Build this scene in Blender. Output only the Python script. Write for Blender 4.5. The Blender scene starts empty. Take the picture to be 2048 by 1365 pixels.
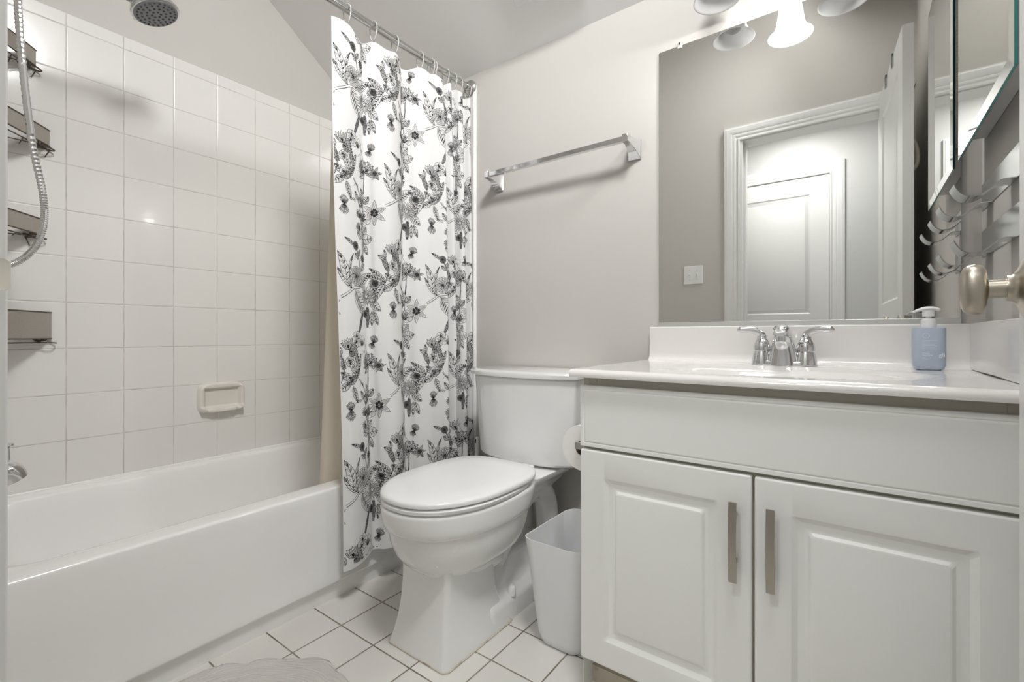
import bpy, bmesh, math, random
import numpy as np
from mathutils import Vector, Matrix
random.seed(7)
PI = math.pi
scene = bpy.context.scene
C = scene.collection

# ------------------------------------------------------------------ camera
H = 0.88                       # camera height above the floor; camera stands at x=0, y=0 in the doorway
F_PX, YAW, HOR = 931.0, math.radians(36.42), 670.6
cam_d = bpy.data.cameras.new('camera')
cam_d.sensor_fit = 'HORIZONTAL'
cam_d.sensor_width = 36.0
cam_d.lens = F_PX / 2048 * 36.0
cam_d.shift_y = -(682.5 - HOR) / 2048
cam_d.clip_start = 0.01
cam = bpy.data.objects.new('camera', cam_d)
cam.location = (0, 0, H)
cam.rotation_euler = (PI / 2, 0, YAW)
C.objects.link(cam)
scene.camera = cam

# ------------------------------------------------------------------ view, world, lights
vs = scene.view_settings
vs.view_transform = 'Standard'
vs.look = 'None'
vs.gamma = 1.0
vs.use_curve_mapping = False
vs.exposure = 0.9
cy = scene.cycles
cy.use_denoising = True
cy.max_bounces = 14
cy.diffuse_bounces = 8
cy.glossy_bounces = 8
cy.transmission_bounces = 6
cy.sample_clamp_indirect = 6.0
cy.caustics_reflective = False
cy.caustics_refractive = False
w = bpy.data.worlds.new('world')
w.use_nodes = True
w.node_tree.nodes['Background'].inputs[0].default_value = (0.9, 0.93, 1, 1)
w.node_tree.nodes['Background'].inputs[1].default_value = 0.3
scene.world = w

VANITY_W, HALL_FILL_W, FILL_W = 4.4, 6.0, 13.4  # vanity light, then the two added fill lamps: hallway and sloped ceiling
LAMP_COL = (1.0, 0.99, 0.975)

# ------------------------------------------------------------------ main dimensions (metres)
XL, XR = -2.1375, 0.243        # tiled wall, right wall
YF, D = 0.045, 1.557           # door wall, back wall
TUB_X = -1.385                 # apron face
TUB_Z = 0.376
CEIL_D, SLOPE = 2.031, 0.715   # ceiling height at the back wall, rise per metre towards the door
TILE_TOP = H + 1.082
TP_, TY_ = 0.1545, 0.1531      # tile pitch
CT_Z = H - 0.082               # counter top

# ------------------------------------------------------------------ materials
MATS = {}
def mat(name, col, rough=0.5, metal=0.0, spec=0.5, coat=0.0, bump=None, **kw):
    m = bpy.data.materials.new(name); m.use_nodes = True
    b = m.node_tree.nodes['Principled BSDF']
    b.inputs['Base Color'].default_value = (*col, 1)
    b.inputs['Roughness'].default_value = rough
    b.inputs['Metallic'].default_value = metal
    b.inputs['Specular IOR Level'].default_value = spec
    b.inputs['Coat Weight'].default_value = coat
    b.inputs['Coat Roughness'].default_value = 0.05
    for k, v in kw.items():
        b.inputs[k.replace('_', ' ')].default_value = v
    if bump:
        sc, st, dist = bump
        nt = m.node_tree
        tc = nt.nodes.new('ShaderNodeTexCoord'); n = nt.nodes.new('ShaderNodeTexNoise')
        n.inputs['Scale'].default_value = sc; n.inputs['Detail'].default_value = 3
        bp = nt.nodes.new('ShaderNodeBump'); bp.inputs['Strength'].default_value = st
        bp.inputs['Distance'].default_value = dist
        nt.links.new(tc.outputs['Object'], n.inputs['Vector'])
        nt.links.new(n.outputs['Fac'], bp.inputs['Height'])
        nt.links.new(bp.outputs['Normal'], b.inputs['Normal'])
    MATS[name] = m
    return m

def vary(m, col2, scale=3.0, lo=0.4, hi=0.7, detail=4):
    """mix a second base colour in with a noise (wear, stains, slight unevenness)"""
    nt = m.node_tree; b = nt.nodes['Principled BSDF']
    c1 = tuple(b.inputs['Base Color'].default_value)
    tc = nt.nodes.new('ShaderNodeTexCoord'); n = nt.nodes.new('ShaderNodeTexNoise')
    n.inputs['Scale'].default_value = scale; n.inputs['Detail'].default_value = detail
    r = nt.nodes.new('ShaderNodeMapRange')
    r.inputs['From Min'].default_value = lo; r.inputs['From Max'].default_value = hi
    mx = nt.nodes.new('ShaderNodeMix'); mx.data_type = 'RGBA'
    mx.inputs['A'].default_value = c1; mx.inputs['B'].default_value = (*col2, 1)
    nt.links.new(tc.outputs['Object'], n.inputs['Vector'])
    nt.links.new(n.outputs['Fac'], r.inputs['Value'])
    nt.links.new(r.outputs['Result'], mx.inputs['Factor'])
    nt.links.new(mx.outputs['Result'], b.inputs['Base Color'])
    return m

def tile_mat(name, col, grout, ax, pitch, off, gw=0.003, rough=0.12, var=0.03, gvar=0.0, coat=0.0, depth=0.0012):
    """square tiles on two world axes (0,1,2), grout lines recessed by bump; every tile a hair different"""
    m = bpy.data.materials.new(name); m.use_nodes = True
    nt = m.node_tree; N = nt.nodes; L = nt.links
    b = N['Principled BSDF']
    tc = N.new('ShaderNodeTexCoord')
    wob = N.new('ShaderNodeTexNoise'); wob.inputs['Scale'].default_value = 9.0
    L.new(tc.outputs['Object'], wob.inputs['Vector'])
    sep = N.new('ShaderNodeSeparateXYZ'); L.new(tc.outputs['Object'], sep.inputs[0])
    def math_(op, a, bb=None, c=None):
        n = N.new('ShaderNodeMath'); n.operation = op
        for i, v in enumerate((a, bb, c)):
            if v is None: continue
            if isinstance(v, (int, float)): n.inputs[i].default_value = v
            else: L.new(v, n.inputs[i])
        return n.outputs[0]
    dist, cell = [], []
    for k in (0, 1):
        v = math_('SUBTRACT', sep.outputs[ax[k]], off[k])
        v = math_('DIVIDE', v, pitch[k])
        cell.append(math_('FLOOR', v))
        fr = math_('FRACT', v)
        d = math_('MINIMUM', fr, math_('SUBTRACT', 1.0, fr))
        dist.append(math_('MULTIPLY', d, pitch[k]))
    dm = math_('MINIMUM', dist[0], dist[1])
    gwn = math_('MULTIPLY', math_('ADD', math_('MULTIPLY', wob.outputs['Fac'], 0.8), 0.6), gw / 2)
    r = N.new('ShaderNodeMapRange')
    L.new(dm, r.inputs['Value']); L.new(math_('MULTIPLY', gwn, 0.75), r.inputs['From Min']); L.new(math_('MULTIPLY', gwn, 1.25), r.inputs['From Max'])
    tile = r.outputs['Result']
    cmb = N.new('ShaderNodeCombineXYZ'); L.new(cell[0], cmb.inputs[0]); L.new(cell[1], cmb.inputs[1])
    wn = N.new('ShaderNodeTexWhiteNoise'); wn.noise_dimensions = '3D'; L.new(cmb.outputs[0], wn.inputs['Vector'])
    hsv = N.new('ShaderNodeHueSaturation'); hsv.inputs['Color'].default_value = (*col, 1)
    L.new(math_('ADD', math_('MULTIPLY', wn.outputs['Value'], var), 1.0 - var / 2), hsv.inputs['Value'])
    gcol = N.new('ShaderNodeMix'); gcol.data_type = 'RGBA'
    gn = N.new('ShaderNodeTexNoise'); gn.inputs['Scale'].default_value = 14.0; gn.inputs['Detail'].default_value = 5
    L.new(tc.outputs['Object'], gn.inputs['Vector'])
    gr = N.new('ShaderNodeMapRange'); gr.inputs['From Min'].default_value = .4; gr.inputs['From Max'].default_value = .65
    L.new(gn.outputs['Fac'], gr.inputs['Value']); L.new(gr.outputs['Result'], gcol.inputs['Factor'])
    gcol.inputs['A'].default_value = (*grout, 1)
    gcol.inputs['B'].default_value = (*[g * (1 - gvar) for g in grout], 1)
    mx = N.new('ShaderNodeMix'); mx.data_type = 'RGBA'
    L.new(tile, mx.inputs['Factor']); L.new(gcol.outputs['Result'], mx.inputs['A']); L.new(hsv.outputs[0], mx.inputs['B'])
    L.new(mx.outputs['Result'], b.inputs['Base Color'])
    rr = N.new('ShaderNodeMapRange'); rr.inputs['To Min'].default_value = 0.7; rr.inputs['To Max'].default_value = rough
    L.new(tile, rr.inputs['Value']); L.new(rr.outputs['Result'], b.inputs['Roughness'])
    h = N.new('ShaderNodeMapRange'); L.new(dm, h.inputs['Value'])
    h.inputs['From Max'].default_value = gw * 1.3; h.interpolation_type = 'SMOOTHSTEP'
    lw = N.new('ShaderNodeTexNoise'); lw.inputs['Scale'].default_value = 6.0; lw.inputs['Detail'].default_value = 1
    L.new(tc.outputs['Object'], lw.inputs['Vector'])
    hh = math_('ADD', h.outputs['Result'], math_('MULTIPLY', lw.outputs['Fac'], 0.35))
    bp = N.new('ShaderNodeBump'); bp.inputs['Strength'].default_value = 0.6; bp.inputs['Distance'].default_value = depth
    L.new(hh, bp.inputs['Height']); L.new(bp.outputs['Normal'], b.inputs['Normal'])
    b.inputs['Coat Weight'].default_value = coat
    MATS[name] = m
    return m

mat('wall_paint', (0.565, 0.545, 0.515), 0.6, bump=(180, 0.08, 0.001))
mat('ceiling_paint', (0.89, 0.89, 0.885), 0.75, bump=(160, 0.08, 0.001))
mat('hall_paint', (0.62, 0.62, 0.605), 0.6, bump=(160, 0.08, 0.001))
vary(MATS['hall_paint'], (0.59, 0.59, 0.60), 2.5, .55, .75)
mat('trim_paint', (0.78, 0.78, 0.765), 0.32)
mat('door_paint', (0.78, 0.78, 0.765), 0.35)
mat('cabinet_paint', (0.82, 0.825, 0.805), 0.36)
vary(MATS['cabinet_paint'], (0.78, 0.785, 0.755), 4, .55, .8)
mat('frame_paint', (0.60, 0.565, 0.49), 0.45)
mat('marble', (0.76, 0.745, 0.725), 0.14, coat=0.3)
mat('porcelain', (0.80, 0.80, 0.79), 0.07, coat=0.5)
mat('seat_plastic', (0.81, 0.81, 0.805), 0.22)
mat('tub_enamel', (0.86, 0.855, 0.845), 0.16, coat=0.3)
mat('bone_ceramic', (0.72, 0.685, 0.63), 0.2, coat=0.3)
mat('chrome', (0.72, 0.72, 0.73), 0.09, 1.0)
mat('nickel', (0.46, 0.42, 0.355), 0.3, 1.0, bump=(260, 0.06, 0.0004))
mat('pull_metal', (0.40, 0.365, 0.32), 0.33, 1.0)
mat('steel', (0.56, 0.57, 0.56), 0.18, 1.0)
mat('mirror', (0.80, 0.805, 0.785), 0.012, 1.0)
mat('glass_edge', (0.05, 0.26, 0.25), 0.08, 0.0, coat=0.5)
mat('channel', (0.66, 0.67, 0.65), 0.3, 0.6)
mat('white_plastic', (0.80, 0.80, 0.80), 0.3)
mat('bin_plastic', (0.80, 0.81, 0.82), 0.4)
mat('paper', (0.84, 0.83, 0.81), 0.95, bump=(300, 0.2, 0.0005))
mat('cardboard', (0.17, 0.11, 0.07), 0.9)
mat('soap_blue', (0.40, 0.46, 0.56), 0.3)
mat('print_white', (0.82, 0.84, 0.86), 0.5)
mat('black_metal', (0.045, 0.042, 0.036), 0.45)
mat('dark_wire', (0.11, 0.095, 0.075), 0.4, 0.6)
mat('shelf_panel', (0.42, 0.385, 0.345), 0.42, 0.35, bump=(330, 0.55, 0.002))
mat('nozzle_grey', (0.27, 0.28, 0.30), 0.45)
mat('nozzle_dark', (0.07, 0.075, 0.085), 0.4)
mat('caulk_dark', (0.045, 0.035, 0.028), 0.8)
mat('wood_raw', (0.60, 0.55, 0.46), 0.8)
vary(MATS['wood_raw'], (0.26, 0.19, 0.12), 22, .56, .70)
mat('switch_white', (0.84, 0.84, 0.83), 0.3)
mat('rug_cotton', (0.70, 0.68, 0.645), 0.95)
mat('clear_plastic', (0.86, 0.86, 0.84), 0.25, Transmission_Weight=0.35, IOR=1.3)
mat('ink', (0.022, 0.022, 0.024), 0.85)
mat('ink_soft', (0.16, 0.16, 0.165), 0.85)
mat('strike_paint', (0.70, 0.66, 0.58), 0.4)
mat('painted_dark', (0.02, 0.02, 0.02), 0.9)
mat('scuff', (0.60, 0.60, 0.61), 0.7)

def cloth_mat(name, col, trans):
    m = bpy.data.materials.new(name); m.use_nodes = True
    nt = m.node_tree; b = nt.nodes['Principled BSDF']
    b.inputs['Base Color'].default_value = (*col, 1); b.inputs['Roughness'].default_value = 0.9
    b.inputs['Specular IOR Level'].default_value = 0.2
    t = nt.nodes.new('ShaderNodeBsdfTranslucent'); t.inputs['Color'].default_value = (*col, 1)
    mx = nt.nodes.new('ShaderNodeMixShader'); mx.inputs[0].default_value = trans
    nt.links.new(b.outputs[0], mx.inputs[1]); nt.links.new(t.outputs[0], mx.inputs[2])
    nt.links.new(mx.outputs[0], nt.nodes['Material Output'].inputs[0])
    MATS[name] = m
cloth_mat('curtain_cloth', (0.78, 0.775, 0.77), 0.12)
cloth_mat('liner_vinyl', (0.76, 0.70, 0.60), 0.3)

def lamp_glass(name, emit, tr=0.4):
    m = bpy.data.materials.new(name); m.use_nodes = True
    nt = m.node_tree; b = nt.nodes['Principled BSDF']
    b.inputs['Base Color'].default_value = (0.86, 0.86, 0.86, 1); b.inputs['Roughness'].default_value = 0.2
    b.inputs['Emission Color'].default_value = (*LAMP_COL, 1); b.inputs['Emission Strength'].default_value = emit
    t = nt.nodes.new('ShaderNodeBsdfTranslucent'); t.inputs['Color'].default_value = (.9, .9, .9, 1)
    mx = nt.nodes.new('ShaderNodeMixShader'); mx.inputs[0].default_value = tr
    nt.links.new(b.outputs[0], mx.inputs[1]); nt.links.new(t.outputs[0], mx.inputs[2])
    nt.links.new(mx.outputs[0], nt.nodes['Material Output'].inputs[0])
    MATS[name] = m
lamp_glass('shade_glass', 0.0)
lamp_glass('shade_glass_lit', 0.5, 0.2)
mat('bulb_lit', (1, 1, 1), 0.5, Emission_Color=(*LAMP_COL, 1), Emission_Strength=9.0)
mat('fill_lens_lit', (0.9, 0.9, 0.9), 0.5, Emission_Color=(1, .97, .93, 1), Emission_Strength=2.2)  # glowing covers of the two added fill lamps

TILE_COL, GROUT = (0.78, 0.77, 0.745), (0.66, 0.635, 0.59)
tile_mat('tile_left', TILE_COL, GROUT, (1, 2), (TY_, TP_), (0.3682, H - 0.3538), 0.0027, gvar=.25, coat=.3)
tile_mat('tile_end', TILE_COL, GROUT, (0, 2), (TY_, TP_), (-1.3655, H - 0.3538), 0.0027, gvar=.25, coat=.3)
tile_mat('floor_tile', (0.72, 0.705, 0.67), (0.27, 0.235, 0.185), (0, 1), (0.1535, 0.1520), (-1.2535, 0.676), 0.0042, rough=0.22, var=.05, gvar=.45)

# ------------------------------------------------------------------ mesh helpers
def link(name, me, parent=None):
    o = bpy.data.objects.new(name, me); C.objects.link(o)
    if parent is not None: o.parent = parent
    return o
def finish(name, bm, mats, parent=None, smooth=35, bevel=0, bseg=2, recalc=True):
    if recalc: bmesh.ops.recalc_face_normals(bm, faces=bm.faces[:])
    me = bpy.data.meshes.new(name); bm.to_mesh(me); bm.free()
    for m in ([mats] if isinstance(mats, str) else mats): me.materials.append(MATS[m])
    if smooth:
        me.shade_smooth(); me.set_sharp_from_angle(angle=math.radians(smooth))
    o = link(name, me, parent)
    if bevel:
        md = o.modifiers.new('bevel', 'BEVEL'); md.width = bevel; md.segments = bseg
        md.limit_method = 'ANGLE'; md.angle_limit = math.radians(40); md.harden_normals = False
    return o
def tag(o, label=None, cat=None, group=None, kind=None):
    if label: o['label'] = label
    if cat: o['category'] = cat
    if group: o['group'] = group
    if kind: o['kind'] = kind
    return o
def thing(name, loc, label, cat, group=None, rot=0, kind=None):
    o = bpy.data.objects.new(name, None); C.objects.link(o)
    o.empty_display_size = 0.05; o.location = loc; o.rotation_euler = (0, 0, rot)
    return tag(o, label, cat, group, kind)
def struct(o): o['kind'] = 'structure'; return o
def new(): return bmesh.new()

def box(bm, x0, x1, y0, y1, z0, z1, mi=0):
    v = [bm.verts.new((x, y, z)) for z in (z0, z1) for y in (y0, y1) for x in (x0, x1)]
    fs = []
    for q in ((0, 2, 3, 1), (4, 5, 7, 6), (0, 1, 5, 4), (2, 6, 7, 3), (0, 4, 6, 2), (1, 3, 7, 5)):
        f = bm.faces.new([v[i] for i in q]); f.material_index = mi; fs.append(f)
    return v
def loft(bm, rings, cap0=True, cap1=True, closed=True, mi=0):
    R = [[bm.verts.new(p) for p in r] for r in rings]
    n = len(R[0])
    for a, b in zip(R[:-1], R[1:]):
        for i in range(n if closed else n - 1):
            j = (i + 1) % n
            f = bm.faces.new((a[i], a[j], b[j], b[i])); f.material_index = mi
    if cap0: f = bm.faces.new(R[0][::-1]); f.material_index = mi
    if cap1: f = bm.faces.new(R[-1]); f.material_index = mi
    return R
def lathe(bm, prof, axis='z', origin=(0, 0, 0), seg=32, mi=0, cap=True):
    """prof: list of (radius, along)"""
    rings = []
    for r, a in prof:
        ring = []
        for k in range(seg):
            t = 2 * PI * k / seg; c, s = r * math.cos(t), r * math.sin(t)
            p = {'z': (c, s, a), 'x': (a, c, s), 'y': (s, a, c)}[axis]
            ring.append(Vector(p) + Vector(origin))
        rings.append(ring)
    loft(bm, rings, cap, cap, mi=mi)
def catmull(P, n=8):
    P = [Vector(p) for p in P]; out = []
    Q = [2 * P[0] - P[1]] + P + [2 * P[-1] - P[-2]]
    for i in range(1, len(Q) - 2):
        a, b, c, d = Q[i - 1], Q[i], Q[i + 1], Q[i + 2]
        for k in range(n):
            t = k / n
            out.append(0.5 * ((2 * b) + (c - a) * t + (2 * a - 5 * b + 4 * c - d) * t * t + (3 * b - a - 3 * c + d) * t ** 3))
    out.append(P[-1]); return out
def tube(bm, pts, rad, seg=10, mi=0, cap=True, flat=None):
    """sweep a circle (or an ellipse flat=(ra,rb)) along pts; rad number or list"""
    pts = [Vector(p) for p in pts]; rings = []
    up = None
    for i, p in enumerate(pts):
        t = (pts[min(i + 1, len(pts) - 1)] - pts[max(i - 1, 0)]).normalized()
        if up is None:
            up = Vector((0, 0, 1)) if abs(t.z) < 0.9 else Vector((0, 1, 0))
        s = t.cross(up).normalized(); up = s.cross(t).normalized()
        r = rad[i] if isinstance(rad, (list, tuple)) else rad
        ra, rb = (r, r) if flat is None else (flat[0] * r, flat[1] * r)
        rings.append([p + s * (ra * math.cos(2 * PI * k / seg)) + up * (rb * math.sin(2 * PI * k / seg)) for k in range(seg)])
    loft(bm, rings, cap, cap, mi=mi)
def rrect(cx, cy, hx, hy, r, z, n=6, xy=True):
    pts = []
    for sx, sy, a0 in ((1, 1, 0), (-1, 1, PI / 2), (-1, -1, PI), (1, -1, 1.5 * PI)):
        for k in range(n + 1):
            a = a0 + PI / 2 * k / n
            pts.append(Vector((cx + sx * (hx - r) + r * math.cos(a), cy + sy * (hy - r) + r * math.sin(a), z)))
    return pts
def panel_front(bm, x0, x1, z0, z1, y, panels, steps, depth, edge=0.0):
    """slab with front face at y (facing -y), thickness depth to +y, raised panels cut into the face.
    panels: list of (px0,px1,pz0,pz1); steps: list of (inset, sink)"""
    xs = sorted({x0, x1} | {p[0] for p in panels} | {p[1] for p in panels})
    zs = sorted({z0, z1} | {p[2] for p in panels} | {p[3] for p in panels})
    cache = {}
    def V(x, yy, z):
        k = (round(x, 5), round(yy, 5), round(z, 5))
        if k not in cache: cache[k] = bm.verts.new((x, yy, z))
        return cache[k]
    def inside(cx, cz): return any(p[0] < cx < p[1] and p[2] < cz < p[3] for p in panels)
    for a, b in zip(xs[:-1], xs[1:]):
        for c, d in zip(zs[:-1], zs[1:]):
            if inside((a + b) / 2, (c + d) / 2): continue
            bm.faces.new((V(a, y, c), V(b, y, c), V(b, y, d), V(a, y, d)))
    for p in panels:
        prev = [(p[0], p[2]), (p[1], p[2]), (p[1], p[3]), (p[0], p[3])]; py = y
        for ins, sink in steps:
            cur = [(p[0] + ins, p[2] + ins), (p[1] - ins, p[2] + ins), (p[1] - ins, p[3] - ins), (p[0] + ins, p[3] - ins)]
            for i in range(4):
                j = (i + 1) % 4
                bm.faces.new((V(prev[i][0], py, prev[i][1]), V(prev[j][0], py, prev[j][1]), V(cur[j][0], y + sink, cur[j][1]), V(cur[i][0], y + sink, cur[i][1])))
            prev, py = cur, y + sink
        bm.faces.new([V(a, py, c) for a, c in prev])
    # sides and back: walk the border grid lines so the mesh stays closed
    yb = y + depth
    def strip(pts):
        for a, b in zip(pts[:-1], pts[1:]):
            bm.faces.new((V(a[0], y, a[1]), V(b[0], y, b[1]), V(b[0], yb, b[1]), V(a[0], yb, a[1])))
    strip([(x, z0) for x in xs][::-1]); strip([(x, z1) for x in xs])
    strip([(x0, z) for z in zs]); strip([(x1, z) for z in zs][::-1])
    bm.faces.new([V(x, yb, z0) for x in xs] + [V(x1, yb, z) for z in zs[1:]] + [V(x, yb, z1) for x in xs[::-1][1:]] + [V(x0, yb, z) for z in zs[::-1][1:-1]])
def xform(o, M):
    o.data.transform(M)
    return o

# ------------------------------------------------------------------ room shell
def ceil_z(y): return CEIL_D + SLOPE * (D - y)
HALL_Y = -0.895
JL, JR, HEAD = -0.555, 0.104, H + 1.163           # door opening
bm = new(); box(bm, -2.6, 1.4, HALL_Y - .1, D + .1, -0.06, 0)
struct(finish('floor', bm, 'floor_tile', smooth=0))
def wall_poly(name, prof_yz, x0, x1, m):
    bm = new()
    loft(bm, [[(x0, y, z) for y, z in prof_yz], [(x1, y, z) for y, z in prof_yz]])
    return struct(finish(name, bm, m, smooth=0))
zt = lambda y: ceil_z(y) + 0.02
side = [(YF - .06, -.02), (D + .1, -.02), (D + .1, zt(D)), (D, zt(D)), (YF - .06, zt(YF - .06))]
wl = wall_poly('wall_left', side, XL - .1, XL, 'wall_paint')
wall_poly('wall_right', side, XR, XR + .1, 'wall_paint')
bm = new(); box(bm, XL - .1, XR + .1, D, D + .1, -.02, zt(D))
wb = struct(finish('wall_back', bm, 'wall_paint', smooth=0))
ztop = ceil_z(YF)
bm = new()
box(bm, XL - .1, JL, -.07, YF, -.02, ztop); box(bm, JR, XR + .1, -.07, YF, -.02, ztop); box(bm, JL, JR, -.07, YF, HEAD, ztop)
wf = struct(finish('wall_front', bm, 'wall_paint', smooth=0))
bm = new()
loft(bm, [[(x, y, ceil_z(y)), (x, D + .1, ceil_z(D + .1)), (x, D + .1, ceil_z(D) + .3), (x, y, ceil_z(y) + .12)] for x in (XL - .1, XR + .1) for y in (-.07,)])
struct(finish('ceiling', bm, 'ceiling_paint', smooth=0))
# tile surround on three sides of the tub (thin tile skin on each wall)
T = 0.008
bm = new(); box(bm, XL, XL + T, YF + T, D - T, TUB_Z - .01, TILE_TOP)
struct(finish('tile_panel', bm, 'tile_left', wl, smooth=0, bevel=.003))
bm = new(); box(bm, XL, -1.355, D - T, D, 0, TILE_TOP)
struct(finish('tile_panel', bm, 'tile_end', wb, smooth=0, bevel=.002))
bm = new(); tube(bm, [(-1.352, D - .002, .0), (-1.352, D - .002, H + 1.10)], 0.0095, 10)
struct(finish('tile_edge', bm, 'tub_enamel', wb, smooth=60))
bm = new(); box(bm, XL, -1.355, YF, YF + T, 0, TILE_TOP)
struct(finish('tile_panel', bm, 'tile_end', wf, smooth=0, bevel=.002))
# hallway behind the camera (seen in the mirror)
bm = new(); box(bm, -2.6, 1.4, HALL_Y - .1, HALL_Y, -.02, 2.5)
struct(finish('wall_hall', bm, 'hall_paint', smooth=0))
bm = new(); box(bm, -2.6, 1.4, HALL_Y - .1, -.07, 2.44, 2.54)
struct(finish('ceiling_hall', bm, 'ceiling_paint', smooth=0))
bm = new(); box(bm, 1.3, 1.4, HALL_Y, -.07, -.02, 2.44)
struct(finish('wall_hall_right', bm, 'hall_paint', smooth=0))
bm = new(); box(bm, -2.6, -2.5, HALL_Y, -.07, -.02, 2.44)
struct(finish('wall_hall_left', bm, 'hall_paint', smooth=0))

# door casing: moulded profile swept round the opening (mitred)
CAS = [(0, 0), (0, .0150), (.003, .0165), (.010, .0160), (.014, .011), (.016, .010), (.020, .010), (.028, .0135), (.036, .0135), (.040, .0115), (.052, .0165), (.064, .0185), (.074, .0185), (.080, .016), (.086, .016), (.086, 0)]
def casing(name, x0, x1, ztop, y, sgn):
    bm = new(); rings = []
    for (cx, cz, dx, dz) in ((x0, 0, -1, 0), (x0, ztop, -1, 1), (x1, ztop, 1, 1), (x1, 0, 1, 0)):
        rings.append([(cx + dx * a, y + sgn * b, cz + dz * a) for a, b in CAS])
    loft(bm, rings)
    return struct(finish(name, bm, 'trim_paint', smooth=20))
casing('trim_1', JL, JR, HEAD, YF, 1)
casing('trim_3', JL, JR, HEAD, -.07, -1)
bm = new()
box(bm, JL, JL + .012, -.07, YF + .008, 0, HEAD); box(bm, JR - .004, JR, -.07, YF, 0, HEAD); box(bm, JL, JR, -.07, YF, HEAD - .004, HEAD)
box(bm, JL + .012, JL + .022, -.055, .0, 0, HEAD - .004)
struct(finish('trim_2', bm, 'trim_paint', smooth=0, bevel=.0015))
# strike plate lip on the left jamb
bm = new()
zc = H + 0.048
rings = []
for z in (zc - .0125, zc - .0105, zc + .0105, zc + .0125):
    k = -.003 if abs(z - zc) > .011 else 0
    rings.append([(JL + .012, YF - .03, z), (JL + .0135, YF - .03, z), (JL + .0135, YF + .008, z), (JL + .015, YF + .0157 + k, z), (JL + .0135, YF + .0165 + k, z), (JL + .012, YF + .009, z)])
loft(bm, rings)
tag(finish('strike_plate', bm, 'strike_paint', smooth=40), 'cream painted latch strike plate on the left door jamb', 'strike plate')

# bathroom door, swung open against the right wall
hx, hy, fx, fy = 0.098, 0.068, 0.146, 0.747
dw = math.hypot(fx - hx, fy - hy); ang = math.atan2(fy - hy, fx - hx)
# local: x along the leaf from hinge, front face (-y local side) must look to -X world => rotate so local -y -> -X
STEPS = [(0.010, .007), (0.016, .008), (0.024, .008), (0.05, .0015)]
DT = H + 1.205
door = tag(bpy.data.objects.new('door_1', None), 'white panelled bathroom door standing open at the right wall', 'door'); C.objects.link(door)
door['kind'] = 'structure'
door.location = (hx, hy, 0); door.rotation_euler = (0, 0, ang)
# local +y side points to -X world when ang=90deg
bm = new(); panel_front(bm, 0, dw, .012, DT, 0, [(.11, dw - .11, .25, .86), (.11, dw - .11, 1.03, DT - .13)], STEPS, .017)
f1 = finish('leaf_face', bm, 'door_paint', door, smooth=20)
f1.data.transform(Matrix.Diagonal((1, -1, 1, 1))); f1.data.flip_normals()
bm = new(); panel_front(bm, 0, dw, .012, DT, -.035, [(.11, dw - .11, .25, .86), (.11, dw - .11, 1.03, DT - .13)], STEPS, .018)
f2 = finish('leaf', bm, 'door_paint', door, smooth=20)
KZ = H + 0.048
kx = dw - .062
bm = new()
lathe(bm, [(.033, 0), (.033, .003), (.028, .006), (.019, .009), (.0140, .013), (.0130, .0170)], 'y', (kx, 0, KZ), 36)
ros = finish('knob_rosette', bm, 'nickel', door, smooth=40)
bm = new(); lathe(bm, [(.0095, .012), (.0095, .030), (.0115, .0315)], 'y', (kx, 0, KZ), 28)
finish('knob_neck', bm, 'nickel', door, smooth=40)
bm = new()
rings = []
for a, rx, rz in ((.038, .010, .0115), (.040, .016, .020), (.043, .0185, .0245), (.048, .020, .0265), (.054, .0205, .027), (.060, .0195, .0262), (.065, .0165, .023), (.0685, .011, .017), (.0695, .004, .007)):
    a = .0300 + (a - .038) * .70; rx *= .74
    rings.append([(kx + rx * math.cos(2 * PI * k / 36), a, KZ + rz * math.sin(2 * PI * k / 36)) for k in range(36)])
loft(bm, rings)
finish('door_knob', bm, 'nickel', door, smooth=60)
bm = new(); lathe(bm, [(.030, -.037), (.030, -.042), (.014, -.048), (.0105, -.05), (.0105, -.068), (.02, -.070), (.024, -.078), (.02, -.088), (.006, -.092)], 'y', (kx, 0, KZ), 28)
finish('door_knob', bm, 'nickel', door, smooth=40)
bm = new(); box(bm, dw, dw + .0012, -.029, -.007, KZ - .028, KZ + .028); lathe(bm, [(.008, 0), (.008, .008), (.004, .010)], 'x', (dw, -.018, KZ), 16)
finish('latch_plate', bm, 'nickel', door, smooth=40)
# hooks hung over the top of the door
def over_hook(px, label):
    t = thing('over_door_hook', (hx + math.cos(ang) * px, hy + math.sin(ang) * px, DT), label, 'hook', 'over-door hooks', ang)
    bm = new(); wdt = .011
    path = [(0.003, -.055), (0.003, .002), (-.038, .002), (-.038, -.16), (-.044, -.178), (-.058, -.180), (-.070, -.165), (-.074, -.145)]
    path = [(.004, -.055)] + [(p[0] if p[0] < 0 else .004, p[1]) for p in path[1:]]
    th = .0022
    rings = []
    for y, z in path:
        rings.append([(-wdt, y, z), (wdt, y, z), (wdt, y + .001, z + th), (-wdt, y + .001, z + th)])
    loft(bm, rings)
    finish('strap', bm, 'black_metal', t, smooth=0)
    return t
over_hook(.45, 'black strap hook over the door top nearer the free edge')
over_hook(.255, 'black strap hook over the door top nearer the hinges')
# little cream robe hook on the back of the door
bm = new()
tube(bm, catmull([(dw - .12, -.036, H + .80), (dw - .12, -.048, H + .79), (dw - .12, -.062, H + .74), (dw - .12, -.060, H + .69), (dw - .12, -.040, H + .66)], 5), .011, 10, flat=(1.3, .8))
ho = finish('robe_hook', bm, 'strike_paint', door, smooth=60)

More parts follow.
